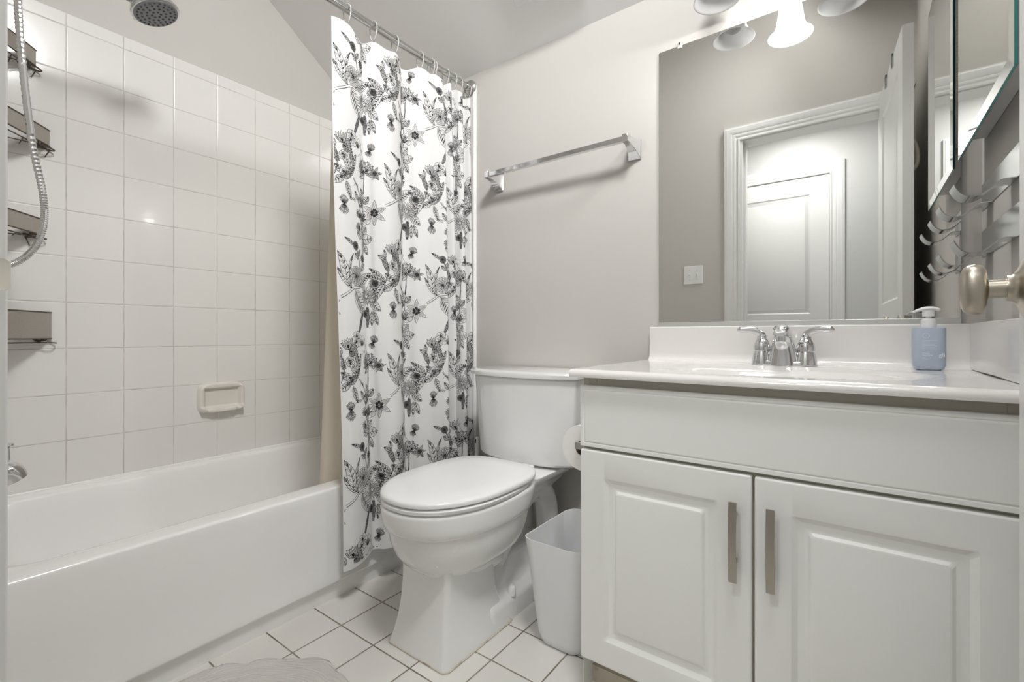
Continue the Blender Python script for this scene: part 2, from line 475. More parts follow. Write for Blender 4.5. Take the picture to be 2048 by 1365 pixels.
# closet door across the hall
cx1 = -0.146
casing('trim_4', -.92, cx1, H + 1.15, HALL_Y, 1)
bm = new(); panel_front(bm, 0, .77, .012, H + 1.142, 0, [(.115, .655, .22, .86), (.115, .655, 1.035, H + 1.02)], STEPS, .03)
cd = finish('door_2', bm, 'door_paint', smooth=20)
cd.data.transform(Matrix.Rotation(PI, 4, 'Z'))
cd.location = (cx1 - .004, HALL_Y + .006, 0); struct(cd)
tag(cd, 'white panelled closet door across the hall, seen in the mirror', 'door')
# faint scuffs on the hall wall
for (sx, sz, sw, sh) in ((-.02, 1.9, .016, .007), (.02, 1.72, .022, .004), (.075, 1.73, .008, .004), (0.0, 1.45, .01, .008), (-.03, 1.52, .006, .004), (.03, 1.30, .012, .006)):
    bm = new(); lathe(bm, [(1, HALL_Y), (1, HALL_Y + .0006)], 'y', (0, 0, 0), 10)
    for v in bm.verts: v.co.x = sx + v.co.x * sw; v.co.z = sz + v.co.z * sh
    o = finish('wall_scuff', bm, 'scuff', bpy.data.objects['wall_hall'], smooth=0); o['kind'] = 'structure'

# light switch on the door wall (seen in the mirror)
t = thing('light_switch', (-.826, YF, H + .38), 'white double toggle switch plate on the beige door wall in the mirror', 'light switch')
bm = new(); box(bm, -.058, .058, 0, .006, -.0575, .0575); finish('switch_plate', bm, 'switch_white', t, smooth=0, bevel=.003)
for sx in (-.023, .023):
    bm = new(); box(bm, sx - .005, sx + .005, .004, .0075, -.012, .012); box(bm, sx - .0035, sx + .0035, .006, .018, .002, .010)
    finish('toggle', bm, 'switch_white', t, smooth=0, bevel=.001)
    for zz in (-.03, .03):
        bm = new(); lathe(bm, [(.003, .006), (.003, .0075)], 'y', (sx, 0, zz), 10)
        finish('screw', bm, 'channel', t, smooth=0)

# ------------------------------------------------------------------ bathtub
t = thing('bathtub', ((XL + TUB_X) / 2, (YF + D) / 2, 0), 'white alcove bathtub along the tiled wall', 'bathtub')
ox, oy = t.location.x, t.location.y
g = 0.0085
x0, x1, y0, y1 = XL + g, TUB_X, YF + g, D - g
def rr(xa, xb, ya, yb, r, z): return [Vector((p.x - ox, p.y - oy, p.z)) for p in rrect((xa + xb) / 2, (ya + yb) / 2, (xb - xa) / 2, (yb - ya) / 2, r, z, 8)]
bm = new()
rings = [rr(x0, x1, y0, y1, .008, TUB_Z - .03), rr(x0, x1, y0, y1, .008, TUB_Z - .0075), rr(x0 + .001, x1 - .0015, y0 + .001, y1 - .001, .0085, TUB_Z - .0025), rr(x0 + .004, x1 - .006, y0 + .004, y1 - .004, .010, TUB_Z - .0003), rr(x0 + .010, x1 - .012, y0 + .010, y1 - .010, .012, TUB_Z),
         rr(x0 + .030, x1 - .070, y0 + .06, y1 - .06, .10, TUB_Z - .001), rr(x0 + .040, x1 - .084, y0 + .07, y1 - .068, .12, TUB_Z - .004),
         rr(x0 + .048, x1 - .092, y0 + .08, y1 - .078, .12, TUB_Z - .016), rr(x0 + .056, x1 - .098, y0 + .088, y1 - .10, .13, TUB_Z - .08),
         rr(x0 + .075, x1 - .115, y0 + .115, y1 - .18, .15, .16), rr(x0 + .11, x1 - .15, y0 + .16, y1 - .27, .15, .085), rr(x0 + .19, x1 - .22, y0 + .25, y1 - .36, .13, .062)]
loft(bm, rings, cap0=False)
finish('basin', bm, 'tub_enamel', t, smooth=60)
bm = new()
prof = [(-.045, TUB_Z - .030), (0, TUB_Z - .030), (0.0, TUB_Z - .04), (.0015, .20), (.003, .078), (.0055, .068), (.0045, .062), (-.010, .053), (-.013, .02), (-.015, .0), (-.045, 0)]
loft(bm, [[(TUB_X - ox + a, y - oy, z) for a, z in prof] for y in (y0, y1)])
finish('apron', bm, 'tub_enamel', t, smooth=50)
# caulk bead at the tile
bm = new(); tube(bm, [(XL + .0125 - ox, YF + .02 - oy, TUB_Z + .001), (XL + .0125 - ox, D - .02 - oy, TUB_Z + .001)], .004, 8)
finish('caulk_bead', bm, 'tub_enamel', t, smooth=60)

# tub spout
t = thing('tub_spout', (-1.77, YF + T, H - .345), 'chrome tub spout with diverter knob at the left end of the tub', 'tub spout')
bm = new()
tube(bm, catmull([(0, 0, .0), (0, .06, .0), (0, .11, -.002), (0, .145, -.012), (0, .160, -.034)], 5), [.026] * 8 + [.0265] * 4 + [.027, .0275, .028, .027, .026, .025, .024, .023, .022], 20, flat=(1, 1))
finish('spout', bm, 'chrome', t, smooth=60)
bm = new(); lathe(bm, [(.005, .02), (.004, .045), (.0035, .052), (.010, .054), (.0125, .058), (.011, .063), (.003, .064)], 'z', (0, .142, 0), 18)
finish('diverter_knob', bm, 'chrome', t, smooth=45)

# ------------------------------------------------------------------ hand shower with hose
t = thing('hand_shower', (-1.75, YF + T, H + 1.06), 'chrome hand shower with round head and ribbed metal hose', 'shower')
bm = new(); lathe(bm, [(.028, 0), (.026, .008), (.012, .012)], 'y', (0, 0, .02), 24)
tube(bm, catmull([(0, .005, .02), (0, .08, .035), (0, .13, .02), (0, .16, -.01)], 5), .0105, 14)
finish('shower_arm', bm, 'chrome', t, smooth=50)
bm = new(); tube(bm, [(0, .155, -.0), (0, .175, -.045)], [.02, .018], 16); tube(bm, [(-.0, .165, -.02), (0, .2, -.03)], .016, 14)
finish('bracket', bm, 'chrome', t, smooth=50)
hc = Vector((-.005, .455, -.055))      # centre of the spray face
nrm = Vector((.22, .30, -.93)).normalized()
def disk_frame(n):
    a = n.cross(Vector((0, 1, 0))).normalized(); b = n.cross(a).normalized(); return a, b
fa, fb = disk_frame(nrm)
def lathe_n(bm, prof, c, n, seg=40):
    a, b = disk_frame(n); rings = []
    for r, h in prof: rings.append([c + n * h + a * r * math.cos(2 * PI * k / seg) + b * r * math.sin(2 * PI * k / seg) for k in range(seg)])
    loft(bm, rings)
R0 = .066
bm = new(); lathe_n(bm, [(.012, -.040), (.030, -.036), (.050, -.026), (.062, -.014), (R0, -.004), (R0, .000), (R0 - .003, .003), (R0 - .006, .003)], hc, nrm)
hd = finish('head', bm, 'chrome', t, smooth=50)
bm = new(); lathe_n(bm, [(R0 - .006, .002), (R0 - .007, .005), (R0 - .012, .006), (.02, .0065), (.003, .0066)], hc, nrm)
nf = finish('nozzle_face', bm, 'nozzle_grey', hd, smooth=50)
bm = new()
for ri, cnt in ((.012, 6), (.026, 12), (.039, 16), (.051, 24)):
    for k in range(cnt):
        a = 2 * PI * (k + .5 * (ri > .03)) / cnt
        c = hc + fa * ri * math.cos(a) + fb * ri * math.sin(a)
        lathe_n(bm, [(.0032, .004), (.0032, .008), (.0015, .0085)], c, nrm, 8)
o = finish('nozzles', bm, 'nozzle_dark', hd, smooth=0); o['kind'] = 'stuff'
bm = new(); tube(bm, catmull([hc - nrm * .03 + Vector((0, -.02, 0)), hc + Vector((0, -.09, .010)), (0, .28, -.055), (0, .2, -.035), (0, .165, -.06), (0.0, .160, -.10)], 6), [.018] * 8 + [.015] * 12 + [.012] * 11, 14)
finish('handle', bm, 'chrome', t, smooth=60)
bm = new(); tube(bm, catmull([hc + Vector((-.062, -.015, .004)), hc + Vector((-.078, -.022, .0)), hc + Vector((-.080, -.030, -.006)), hc + Vector((-.066, -.034, -.008))], 5), .006, 10)
finish('spray_lever', bm, 'chrome', hd, smooth=60)
# ribbed hose: from the handle down, hanging in a loop back to the wall
hp = catmull([(0, .160, -.10), (0, .158, -.19), (0, .166, -.35), (0, .184, -.55), (0, .204, -.68), (.0, .206, -.76), (0, .188, -.83), (0, .150, -.875), (0, .105, -.885), (0, .06, -.85), (0, .035, -.75), (0, .02, -.6)], 26)
bm = new()
rad = [.0086 if i % 2 else .0073 for i in range(len(hp))]
tube(bm, hp, rad, 12)
finish('hose', bm, 'chrome', t, smooth=20)

# ------------------------------------------------------------------ corner shelves
def corner_shelf(z, label, ph, wire, A=.262):
    t = thing('corner_shelf', (XL + T, YF + T, z), label, 'shower shelf', 'corner shower shelves')
    LX = A * 1.28
    def arc(inset=0.0, n=14):
        # front line from the tiled wall (0,A) to the door wall (LX,0), rounded at both ends
        pts = [(0 + .0005, A - .012 - inset), (.012, A - inset), (.03, A - .006 - inset)]
        pts += [(LX * .90 - inset, .028), (LX - inset, .012), (LX - inset - .004, .0005)]
        return [Vector((p.x, p.y, 0)) for p in catmull([(*q, 0) for q in pts], 6)]
    fr = arc()
    # hammered front panel
    bm = new(); rings = []
    for p in fr:
        rings.append([p + Vector((0, 0, -ph)), p + Vector((0, 0, 0)), p * .992 + Vector((0, 0, 0)), p * .992 + Vector((0, 0, -ph))])
    loft(bm, rings); finish('front_panel', bm, 'shelf_panel', t, smooth=40)
    bm = new()
    for zz in (.001, -ph): tube(bm, [p + Vector((0, 0, zz)) for p in fr], .0022, 6)
    for k in (0, len(fr) - 1): tube(bm, [fr[k] + Vector((0, 0, -ph)), fr[k]], .0022, 6)
    finish('rim', bm, 'dark_wire', t, smooth=40)
    bm = new()
    zb = -ph - .012
    for k in range(7):
        f_ = (k + .5) / 7
        tube(bm, [(.004, A * f_, zb), (LX * (1 - f_) * .97, A * f_, zb)], .0016, 5)
    for k in range(4):
        f_ = (k + .5) / 4
        tube(bm, [(LX * f_, .004, zb), (LX * f_, A * (1 - f_) * .97, zb)], .0016, 5)
    fr2 = arc(.012)
    tube(bm, [p + Vector((0, 0, zb)) for p in fr2], .002, 6)
    for k in range(2, len(fr2), 5): tube(bm, [fr2[k] + Vector((0, 0, zb)), fr[k] + Vector((0, 0, -ph))], .0014, 5)
    if wire:
        for k in (10, 16):
            q = fr[k]; tube(bm, [q + Vector((0, 0, zb)), q * .96 + Vector((0, 0, zb - .025)), q * .9 + Vector((0, 0, zb - .028)), q * .86 + Vector((0, 0, zb))], .0014, 5)
    finish('wire_basket', bm, 'dark_wire', t, smooth=40)
    bm = new()
    tube(bm, catmull([(.004, A - .03, -ph - .002), (.006, A + .012, -ph - .012), (.02, A + .022, -ph - .014), (.035, A + .006, -ph - .012), (.03, A - .03, -ph - .006)], 4), .0024, 6)
    finish('hook_loop', bm, 'dark_wire', t, smooth=40)
    return t
ls = 'corner shower shelf with taupe hammered front and wire basket, '
corner_shelf(H + .915, ls + 'topmost of the four', .05, True, .232)
corner_shelf(H + .668, ls + 'second from the top', .05, True)
corner_shelf(H + .375, ls + 'beside the bend of the hose', .05, True, .243)
corner_shelf(H + .073, ls + 'lowest of the four', .085, False, .266)

# ------------------------------------------------------------------ soap dish on the tiled wall
t = thing('soap_dish', (XL + T, .842, H - .258), 'cream ceramic soap dish on the white tiled wall above the tub', 'soap dish')
bm = new()
NR_, NA_ = 26, 96; W2, H2 = .090, .062
def ss(t_): t_ = min(1, max(0, t_)); return t_ * t_ * (3 - 2 * t_)
prev = None
for i in range(NR_ + 1):
    ed = i / NR_; row = []
    for k in range(NA_):
        a = 2 * PI * k / NA_
        u = math.copysign(abs(math.cos(a)) ** .34, math.cos(a)); v = math.copysign(abs(math.sin(a)) ** .34, math.sin(a))
        q = (abs(u) ** 5 + abs(v) ** 5) ** .2
        u, v = u / q * ed, v / q * ed
        h = .021 * (1 - ss((ed - .86) / .14) ** 2)
        dip = ss((1 - max(abs(u) / .78, abs(v + .02) / .70)) / .16)
        h -= .0155 * dip
        low = ss((-v - .52) / .12) * ss((1.0 - ed) / .1)
        h += low * (.012 + .004 * math.cos(u * 15))
        h += .006 * ss((u - .72) / .1) * ss((1 - ed) / .1)
        row.append(bm.verts.new((max(h, .0), u * W2, v * H2)))
    if prev: 
        for k in range(NA_): bm.faces.new((prev[k], prev[(k + 1) % NA_], row[(k + 1) % NA_], row[k]))
    prev = row
bmesh.ops.remove_doubles(bm, verts=bm.verts[:], dist=1e-5)
finish('dish', bm, 'bone_ceramic', t, smooth=70)

# ------------------------------------------------------------------ curtain rod, rings, curtain, liner
ROD = Vector((-1.372, 0, H + 1.092))
t = thing('curtain_rod', (ROD.x, YF, ROD.z), 'chrome shower curtain rod below the sloped ceiling', 'curtain rod')
bm = new(); tube(bm, [(0, T + .004, 0), (0, D - YF - T - .004, 0)], .0125, 20); finish('rod', bm, 'steel', t, smooth=60)
for yy, s in ((D - YF, -1), (0, 1)):
    bm = new(); lathe(bm, [(.034, s * (T + .0)), (.034, s * (T + .006)), (.027, s * (T + .013)), (.018, s * (T + .017)), (.0165, s * (T + .030))], 'y', (0, yy, 0), 28)
    finish('flange', bm, 'steel', t, smooth=40)

CP = [(0.866, -1.366), (0.895, -1.360), (0.935, -1.366), (0.975, -1.378), (1.005, -1.390), (1.022, -1.384), (1.035, -1.370), (1.075, -1.356), (1.115, -1.360), (1.15, -1.374), (1.175, -1.390), (1.195, -1.384), (1.215, -1.368), (1.255, -1.356), (1.295, -1.352), (1.325, -1.340),
      (1.346, -1.332), (1.346, -1.345), (1.326, -1.372), (1.33, -1.398), (1.356, -1.398), (1.374, -1.368), (1.392, -1.340), (1.406, -1.346), (1.408, -1.385), (1.424, -1.404), (1.442, -1.378), (1.452, -1.345), (1.468, -1.336), (1.478, -1.356), (1.482, -1.395), (1.496, -1.400), (1.510, -1.372), (1.520, -1.346), (1.532, -1.350), (1.538, -1.380)]
cpath = [Vector((-1.366 + (p[1] + 1.366) * (1.5 if p[0] < 1.30 and i_ < 15 else 1.0), p[0], 0)) for i_, p in enumerate(CP)]
cpath = [Vector((p.x if p.x > -1.372 or p.y < 1.31 else -1.372 + (p.x + 1.372) * .5, p.y, 0)) for p in cpath]
cpath = catmull(cpath, 10)
acc = [0.0]
for a, b in zip(cpath[:-1], cpath[1:]): acc.append(acc[-1] + (b - a).length)
CL = acc[-1]
Z_BOT, Z_TOP = 0.118, H + 1.040
RING_Y = [.925, 1.03, 1.125, 1.25, 1.31]
def path_at(u):
    u = min(max(u, 0), CL)
    lo, hi = 0, len(acc) - 1
    while hi - lo > 1:
        m = (lo + hi) // 2
        if acc[m] <= u: lo = m
        else: hi = m
    f_ = (u - acc[lo]) / max(acc[hi] - acc[lo], 1e-9)
    return cpath[lo].lerp(cpath[hi], f_)
def u_of_y(y):
    for i in range(1, len(cpath)):
        if cpath[i].y >= y: return acc[i]
ring_u = [u_of_y(y) for y in RING_Y]
u_last = ring_u[-1]
for k in range(1, 6): ring_u.append(u_last + (CL - .01 - u_last) * k / 5)
def ztop_at(u):
    e = [0.0] + ring_u + [CL]
    for a, b in zip(e[:-1], e[1:]):
        if a <= u <= b:
            f_ = (u - a) / max(b - a, 1e-6)
            sag = min(.022, (b - a) * .14)
            if a == 0.0: return Z_TOP - .004 * (1 - f_)
            return Z_TOP - sag * math.sin(PI * f_) ** 2
    return Z_TOP
CX0 = -1.372
def cloth(u, z):
    p = path_at(u)
    k = (z - Z_BOT) / (Z_TOP - Z_BOT)
    amp = 1.08 - .25 * k
    flare = (1 - k)
    x = CX0 + (p.x - CX0) * amp + .041 * flare * (1 - .85 * (u / CL) ** 3) + .006 * math.sin(u * 9 + z * 2.1) * flare
    y = p.y + .014 * flare * (1 - u / CL) + .004 * math.sin(z * 3.3 + u * 5)
    return Vector((x, y, z))
def cloth_n(u, z):
    a = cloth(u + .002, z) - cloth(u - .002, z); b = cloth(u, z + .004) - cloth(u, z - .004)
    n = a.cross(b)
    return n.normalized()
bm = new()
NU, NV = 260, 60
G = []
for i in range(NU + 1):
    u = CL * i / NU; zt_ = ztop_at(u); row = []
    for j in range(NV + 1):
        f_ = j / NV
        zb_ = Z_BOT + .012 * math.sin(u * 7)
        row.append(bm.verts.new(cloth(u, zb_ + (zt_ - zb_) * f_)))
    G.append(row)
for i in range(NU):
    for j in range(NV):
        bm.faces.new((G[i][j], G[i + 1][j], G[i + 1][j + 1], G[i][j + 1]))

# --- printed flowers: line art laid out in cloth metres and pressed onto the cloth
class Art:
    """line art in cloth metres; a later shape hides the ink that lies inside it"""
    def __init__(s):
        s.seg = []; s.tri = []                       # (x0,y0,x1,y1,w) and (x0,y0,x1,y1,x2,y2)
        s.ev = []                                    # hiding shapes: (first ink index hidden below, polygon)
        s.lay = 0
    def line(s, pts, wdt=.0008, mi=1):
        if mi == 0: return
        for p, q in zip(pts[:-1], pts[1:]):
            n = max(1, int((q - p).length / .003))
            for k in range(n):
                a, b = p.lerp(q, k / n), p.lerp(q, (k + 1) / n)
                s.seg.append((a.x, a.y, b.x, b.y, wdt * 1.45))
    def fill(s, pts, mi=1):
        c = sum(pts, Vector((0, 0))) / len(pts)
        for p, q in zip(pts, list(pts[1:]) + [pts[0]]):
            s.tri.append((p.x, p.y, q.x, q.y, c.x, c.y))
    def shape(s, pts, wdt=.0008, fill=True, ink=1):
        if fill: s.ev.append((len(s.seg), len(s.tri), [(p.x, p.y) for p in pts]))
        s.line(list(pts) + [pts[0]], wdt, ink)
    def solve(s):
        S = np.array(s.seg); T = np.array(s.tri)
        sm = (S[:, 0:2] + S[:, 2:4]) / 2; tm = (T[:, 0:2] + T[:, 2:4] + T[:, 4:6]) / 3
        sk, tk = np.ones(len(S), bool), np.ones(len(T), bool)
        def inside(P, poly):
            r = np.zeros(len(P), bool)
            for (xa, ya), (xb, yb) in zip(poly, poly[1:] + poly[:1]):
                if ya == yb: continue
                c = (ya > P[:, 1]) != (yb > P[:, 1])
                r ^= c & (P[:, 0] < (xb - xa) * (P[:, 1] - ya) / (yb - ya) + xa)
            return r
        for ns, nt_, poly in s.ev:
            q = np.array(poly); lo, hi = q.min(0), q.max(0)
            for M, K, n in ((sm, sk, ns), (tm, tk, nt_)):
                idx = np.nonzero(K[:n] & (M[:n] > lo).all(1) & (M[:n] < hi).all(1))[0]
                if len(idx): K[idx[inside(M[idx], poly)]] = False
        return S[sk], T[tk]
rnd = random.Random(11)
V2 = lambda x, y: Vector((x, y))
def rot(p, a): c, s = math.cos(a), math.sin(a); return V2(p.x * c - p.y * s, p.x * s + p.y * c)
def petal(A, c, a, l, wd, tip=.6, wdt=.0007, hatch=3, dark=.0, fill=True):
    """petal from c in direction a; hatch lines from the base"""
    def P(t, s): # t 0..1 along, s -1..1 across
        wv = math.sin(PI * min(1, t ** tip)) if t < 1 else 0
        return c + rot(V2(t * l, s * wd * wv), a)
    n = 7
    L_ = [P(k / n, 1) for k in range(n + 1)]; R_ = [P(k / n, -1) for k in range(n, -1, -1)]
    A.shape(L_ + R_[1:-1], wdt, fill)
    A.lay += .2
    if dark:
        t1 = dark
        A.fill([P(0.04, 0), P(t1 * .6, .75), P(t1, .35), P(t1 * .85, 0), P(t1, -.35), P(t1 * .6, -.75)], 1)
    for k in range(hatch):
        s = -.75 + 1.5 * (k + .5) / hatch if hatch > 1 else 0
        t1 = .55 + rnd.random() * .3
        A.line([P(.12, s * .6), P(t1 * .6, s), P(t1, s * .9)], .0006)
def leaf(A, c, a, l, wd, veins=6, shade=True, bend=0.0):
    def P(t, s):
        wv = math.sin(PI * t ** .8) ** .9 if 0 < t < 1 else 0
        b = rot(V2(t * l, 0), a + bend * t)
        n = rot(V2(0, 1), a + bend * t * 1.6)
        return c + b + n * (s * wd * wv)
    n = 10
    edge = [P(k / n, 1) for k in range(n + 1)] + [P(k / n, -1) for k in range(n - 1, 0, -1)]
    A.shape(edge, .0009)
    A.lay += .2
    A.line([P(k / 8, 0) for k in range(9)], .0011)
    for k in range(veins * 2):
        t0 = (k + .5) / (veins * 2) * .8 + .05
        A.line([P(t0 + .02, -.2), P(min(t0 + .10, .97), -.75)], .0006)
        if k % 2: A.line([P(t0 + .03, .3), P(min(t0 + .09, .97), .8)], .0005)
    for k in range(veins):
        t0 = (k + .3) / veins * .85 + .03
        for s in (1, -1):
            A.line([P(t0, 0), P(t0 + .06, s * .45), P(min(t0 + .13, .98), s * .92)], .0006)
            if shade and s < 0:
                A.fill([P(t0, -.04), P(t0 + .05, -.35), P(min(t0 + .11, .97), -.85), P(min(t0 + .10, .97), -.55), P(t0 + .06, -.15)], 1)
            elif shade and k % 2 == 0:
                A.line([P(t0 + .03, .08), P(t0 + .09, .55)], .0009, 1)
def round_leaf(A, c, a, r):
    leaf(A, c, a, r * 2, r * .85, 4, True)
def rose(A, c, r):
    n0 = ((1.0, 13, .36), (.74, 11, .34), (.5, 8, .28), (.3, 5, .2))
    for q, (rf, n, pr) in enumerate(n0):
        for k in range(n):
            a = 2 * PI * (k + .5 * (q % 2)) / n + .1 * rnd.random()
            pc = c + rot(V2(r * rf * .72, 0), a); rr0 = r * pr * .62
            pts = []
            for m in range(12):
                b = 2 * PI * m / 12
                d = rr0 * (1 + .1 * math.sin(3 * b + k))
                pts.append(pc + rot(V2(d * math.cos(b) * .9, d * math.sin(b)), a))
            A.shape(pts, .0008)
            A.lay += .2
            A.fill([pc + rot(V2(-rr0 * .85, -rr0 * .5), a), pc + rot(V2(-rr0 * .1, -rr0 * .42), a), pc + rot(V2(-rr0 * .35, 0), a), pc + rot(V2(-rr0 * .0, rr0 * .4), a), pc + rot(V2(-rr0 * .85, rr0 * .5), a)], 1)
            for s in (-.4, 0, .4): A.line([pc + rot(V2(-rr0 * .3, rr0 * s), a), pc + rot(V2(rr0 * .55, rr0 * s * 1.1), a)], .0005)
    A.lay += 1
    pts = [c + rot(V2(r * .10 * (1 + .3 * (k % 2)), 0), 2 * PI * k / 10) for k in range(10)]
    A.fill(pts, 1)
def daisy(A, c, r, n=18, sq=1.0):
    for ring, rf in ((0, 1.0), (1, .72)):
        for k in range(n):
            a = 2 * PI * (k + .5 * ring) / n
            l = r * rf * (1 if sq == 1 else (sq + (1 - sq) * abs(math.sin(a))))
            petal(A, c, a, l, r * .12, .75, .0007, 2, .45 if ring == 0 else .3)
    A.lay += 1
    pts = [c + rot(V2(r * .24, 0), 2 * PI * k / 14) for k in range(14)]
    A.shape(pts, .0008); A.lay += .2
    for k in range(26):
        a, q = rnd.random() * 6.28, r * .22 * rnd.random() ** .5
        p = c + rot(V2(q, 0), a); A.line([p, p + V2(.0014, .0006)], .0009)
def spike(A, c0, c1, wd):
    d = c1 - c0; l = d.length; a = math.atan2(d.y, d.x); n = int(l / .0048)
    for k in range(n):
        t = k / n; wv = wd * (math.sin(PI * (.12 + .86 * t)) ** .6)
        for s in (-.75, -.25, .25, .75):
            p = c0 + rot(V2(t * l + .002 * (int(s * 4) % 2), s * wv), a)
            q = [p + rot(V2(.0024 * math.cos(b), .0019 * math.sin(b)), a) for b in (0, 1.05, 2.1, 3.14, 4.2, 5.2)]
            A.shape(q, .0007); A.lay += .1
            if rnd.random() < .75: A.line([p - rot(V2(.0015, -.0005), a), p + rot(V2(.0005, .0011), a)], .0013)
def poppy(A, c, r, a0=0.0):
    for k in range(6):
        a = a0 + 2 * PI * k / 6
        pc = c + rot(V2(r * .55, 0), a)
        pts = []
        for m in range(14):
            b = 2 * PI * m / 14
            pts.append(pc + rot(V2(r * .46 * math.cos(b), r * .5 * math.sin(b) * (1 + .08 * math.sin(5 * b))), a))
        A.shape(pts, .0009); A.lay += .2
        for s in (-.5, -.25, 0, .25, .5):
            A.line([pc + rot(V2(-r * .3, r * s * .4), a), pc + rot(V2(r * (.1 + .15 * rnd.random()), r * s * .75), a)], .0006)
        if k % 2 == 0:
            A.fill([pc + rot(V2(-r * .35, -r * .3), a), pc + rot(V2(r * .1, -r * .34), a), pc + rot(V2(-r * .05, -r * .05), a), pc + rot(V2(-r * .3, .0), a)], 1)
    A.lay += 1
    A.shape([c + rot(V2(r * .26, 0), 2 * PI * k / 12) for k in range(12)], .0008); A.lay += .2
    for k in range(20):
        p = c + rot(V2(r * .24 * rnd.random() ** .5, 0), 6.28 * rnd.random()); A.line([p, p + V2(.0012, .0012)], .001)
def tendril(A, pts, curls=2, r=.006):
    P = [Vector((*p, 0)) for p in pts]
    Q = [q.to_2d() for q in catmull(P, 8)]
    A.lay += .5
    A.line(Q, .0007)
    for k in range(curls):
        c = Q[int(len(Q) * (.35 + .4 * k / max(1, curls))) - 1] + V2(r * .8, 0)
        A.line([c + rot(V2(r * (1 - .05 * m), 0), PI + m * .62) for m in range(11)], .0007)
def stem(A, pts, wd=.0016):
    Q = [q.to_2d() for q in catmull([Vector((*p, 0)) for p in pts], 6)]
    A.lay += .3
    A.line(Q, wd * 2.2, 0)
    L_, R_ = [], []
    for i, p in enumerate(Q):
        d = (Q[min(i + 1, len(Q) - 1)] - Q[max(i - 1, 0)]).normalized(); n = V2(-d.y, d.x)
        L_.append(p + n * wd); R_.append(p - n * wd)
    A.lay += .2
    A.line(L_, .0008); A.line(R_, .0013)
def bud(A, c, a, l, n=7):
    for k in range(n):
        petal(A, c, a + (-.8 + 1.6 * k / (n - 1)), l * (.8 + .2 * math.sin(PI * k / (n - 1))), l * .1, .8, .0008, 1, .55)
def cup(A, c, a, l, n=6, wd=.3):
    for k in (0, n - 1, 1, n - 2, 2, n - 3)[:n]:
        petal(A, c, a + (-.65 + 1.3 * k / (n - 1)), l * (1 - .1 * (k % 2)), l * wd * .55, .7, .0009, 4, .5)
def lily(A, c, r, a0):
    for k in range(6):
        petal(A, c, a0 + 2 * PI * k / 6, r, r * .2, .75, .0009, 4, .35)
def motif():
    A = Art()
    # trailing stems first
    stem(A, [(-.075, -.075), (-.045, -.058), (-.015, -.040), (.02, -.036)], .0035)
    stem(A, [(.0, .10), (.014, .075), (.022, .045), (.024, .025)], .001)
    stem(A, [(.042, .062), (.042, .045), (.030, .022)], .001)
    stem(A, [(.045, .075), (.047, .11), (.047, .16)], .0013); stem(A, [(.053, .075), (.056, .12), (.052, .16)], .0013)
    stem(A, [(.047, .16), (.042, .2), (.035, .235), (.02, .262)], .0014)
    stem(A, [(.052, .16), (.058, .22), (.06, .275), (.066, .33)], .0014)
    stem(A, [(-.005, -.345), (.018, -.37), (.04, -.405), (.05, -.43)], .0022)
    stem(A, [(.068, -.30), (.066, -.34), (.063, -.38)], .0012)
    # grass leaves at the left of the rose
    leaf(A, V2(-.028, -.044), 2.0, .12, .008, 4, True, -.55)
    leaf(A, V2(-.03, -.042), 2.45, .085, .010, 4, True, -.2)
    leaf(A, V2(-.05, -.03), 1.55, .11, .015, 5, True, .3)
    leaf(A, V2(.012, -.034), .62, .092, .019, 7)
    leaf(A, V2(-.012, -.046), -.92, .115, .026, 9)
    # spikes hang down
    spike(A, V2(.034, -.125), V2(.004, -.192), .0075)
    spike(A, V2(.072, -.10), V2(.070, -.172), .0075)
    leaf(A, V2(.085, -.06), .45, .055, .017, 5); leaf(A, V2(.085, -.08), -.75, .05, .015, 5)
    leaf(A, V2(.095, -.115), -1.25, .05, .009, 4); leaf(A, V2(.088, -.115), -1.6, .052, .008, 4)
    daisy(A, V2(.068, -.062), .036)
    rose(A, V2(0, 0), .0375)
    # small flower, leaves, aster above the rose
    leaf(A, V2(-.008, .104), 2.75, .05, .006, 4)
    leaf(A, V2(.018, .062), 2.6, .03, .009, 4); leaf(A, V2(.014, .070), 1.0, .03, .008, 4); leaf(A, V2(.03, .022), .75, .042, .010, 4)
    rose(A, V2(0, .103), .0165)
    daisy(A, V2(.046, .066), .017, 12)
    # round-leaved stalk with buds and a peony
    round_leaf(A, V2(.044, .142), 2.9, .017); round_leaf(A, V2(.050, .135), 1.7, .02); round_leaf(A, V2(.055, .135), .2, .021); round_leaf(A, V2(.052, .155), .9, .017)
    leaf(A, V2(.056, .125), -1.1, .045, .011, 5)
    bud(A, V2(.034, .165), 2.75, .03); bud(A, V2(.034, .205), 2.2, .032); leaf(A, V2(.046, .18), 1.9, .04, .007, 3)
    poppy(A, V2(.068, .212), .024, .4); cup(A, V2(.06, .2), 1.9, .03)
    # leaf triplet and lily above it
    leaf(A, V2(.060, .268), 1.95, .046, .013, 5); leaf(A, V2(.056, .262), 2.9, .036, .011, 5); leaf(A, V2(.064, .262), .95, .034, .011, 5)
    lily(A, V2(.105, .232), .046, .5)
    bud(A, V2(-.052, .232), 1.5, .030, 9); bud(A, V2(-.052, .232), -1.5, .034, 9); tendril(A, [(-.045, .240), (-.02, .26), (0, .258), (.018, .262)], 3, .006)
    # poppy, leafy sprig and tendrils below
    cup(A, V2(-.05, -.245), 1.9, .04, 6, .35); cup(A, V2(-.052, -.25), -.4, .034); poppy(A, V2(-.008, -.212), .028, .2)
    leaf(A, V2(-.02, -.33), 1.15, .075, .013, 6); leaf(A, V2(-.02, -.325), 2.2, .055, .013, 5); leaf(A, V2(-.015, -.335), 3.6, .055, .012, 5)
    poppy(A, V2(-.048, -.285), .018, .8)
    tendril(A, [(.066, -.262), (.05, -.24), (.042, -.215), (.030, -.2), (.022, -.206)], 2, .005)
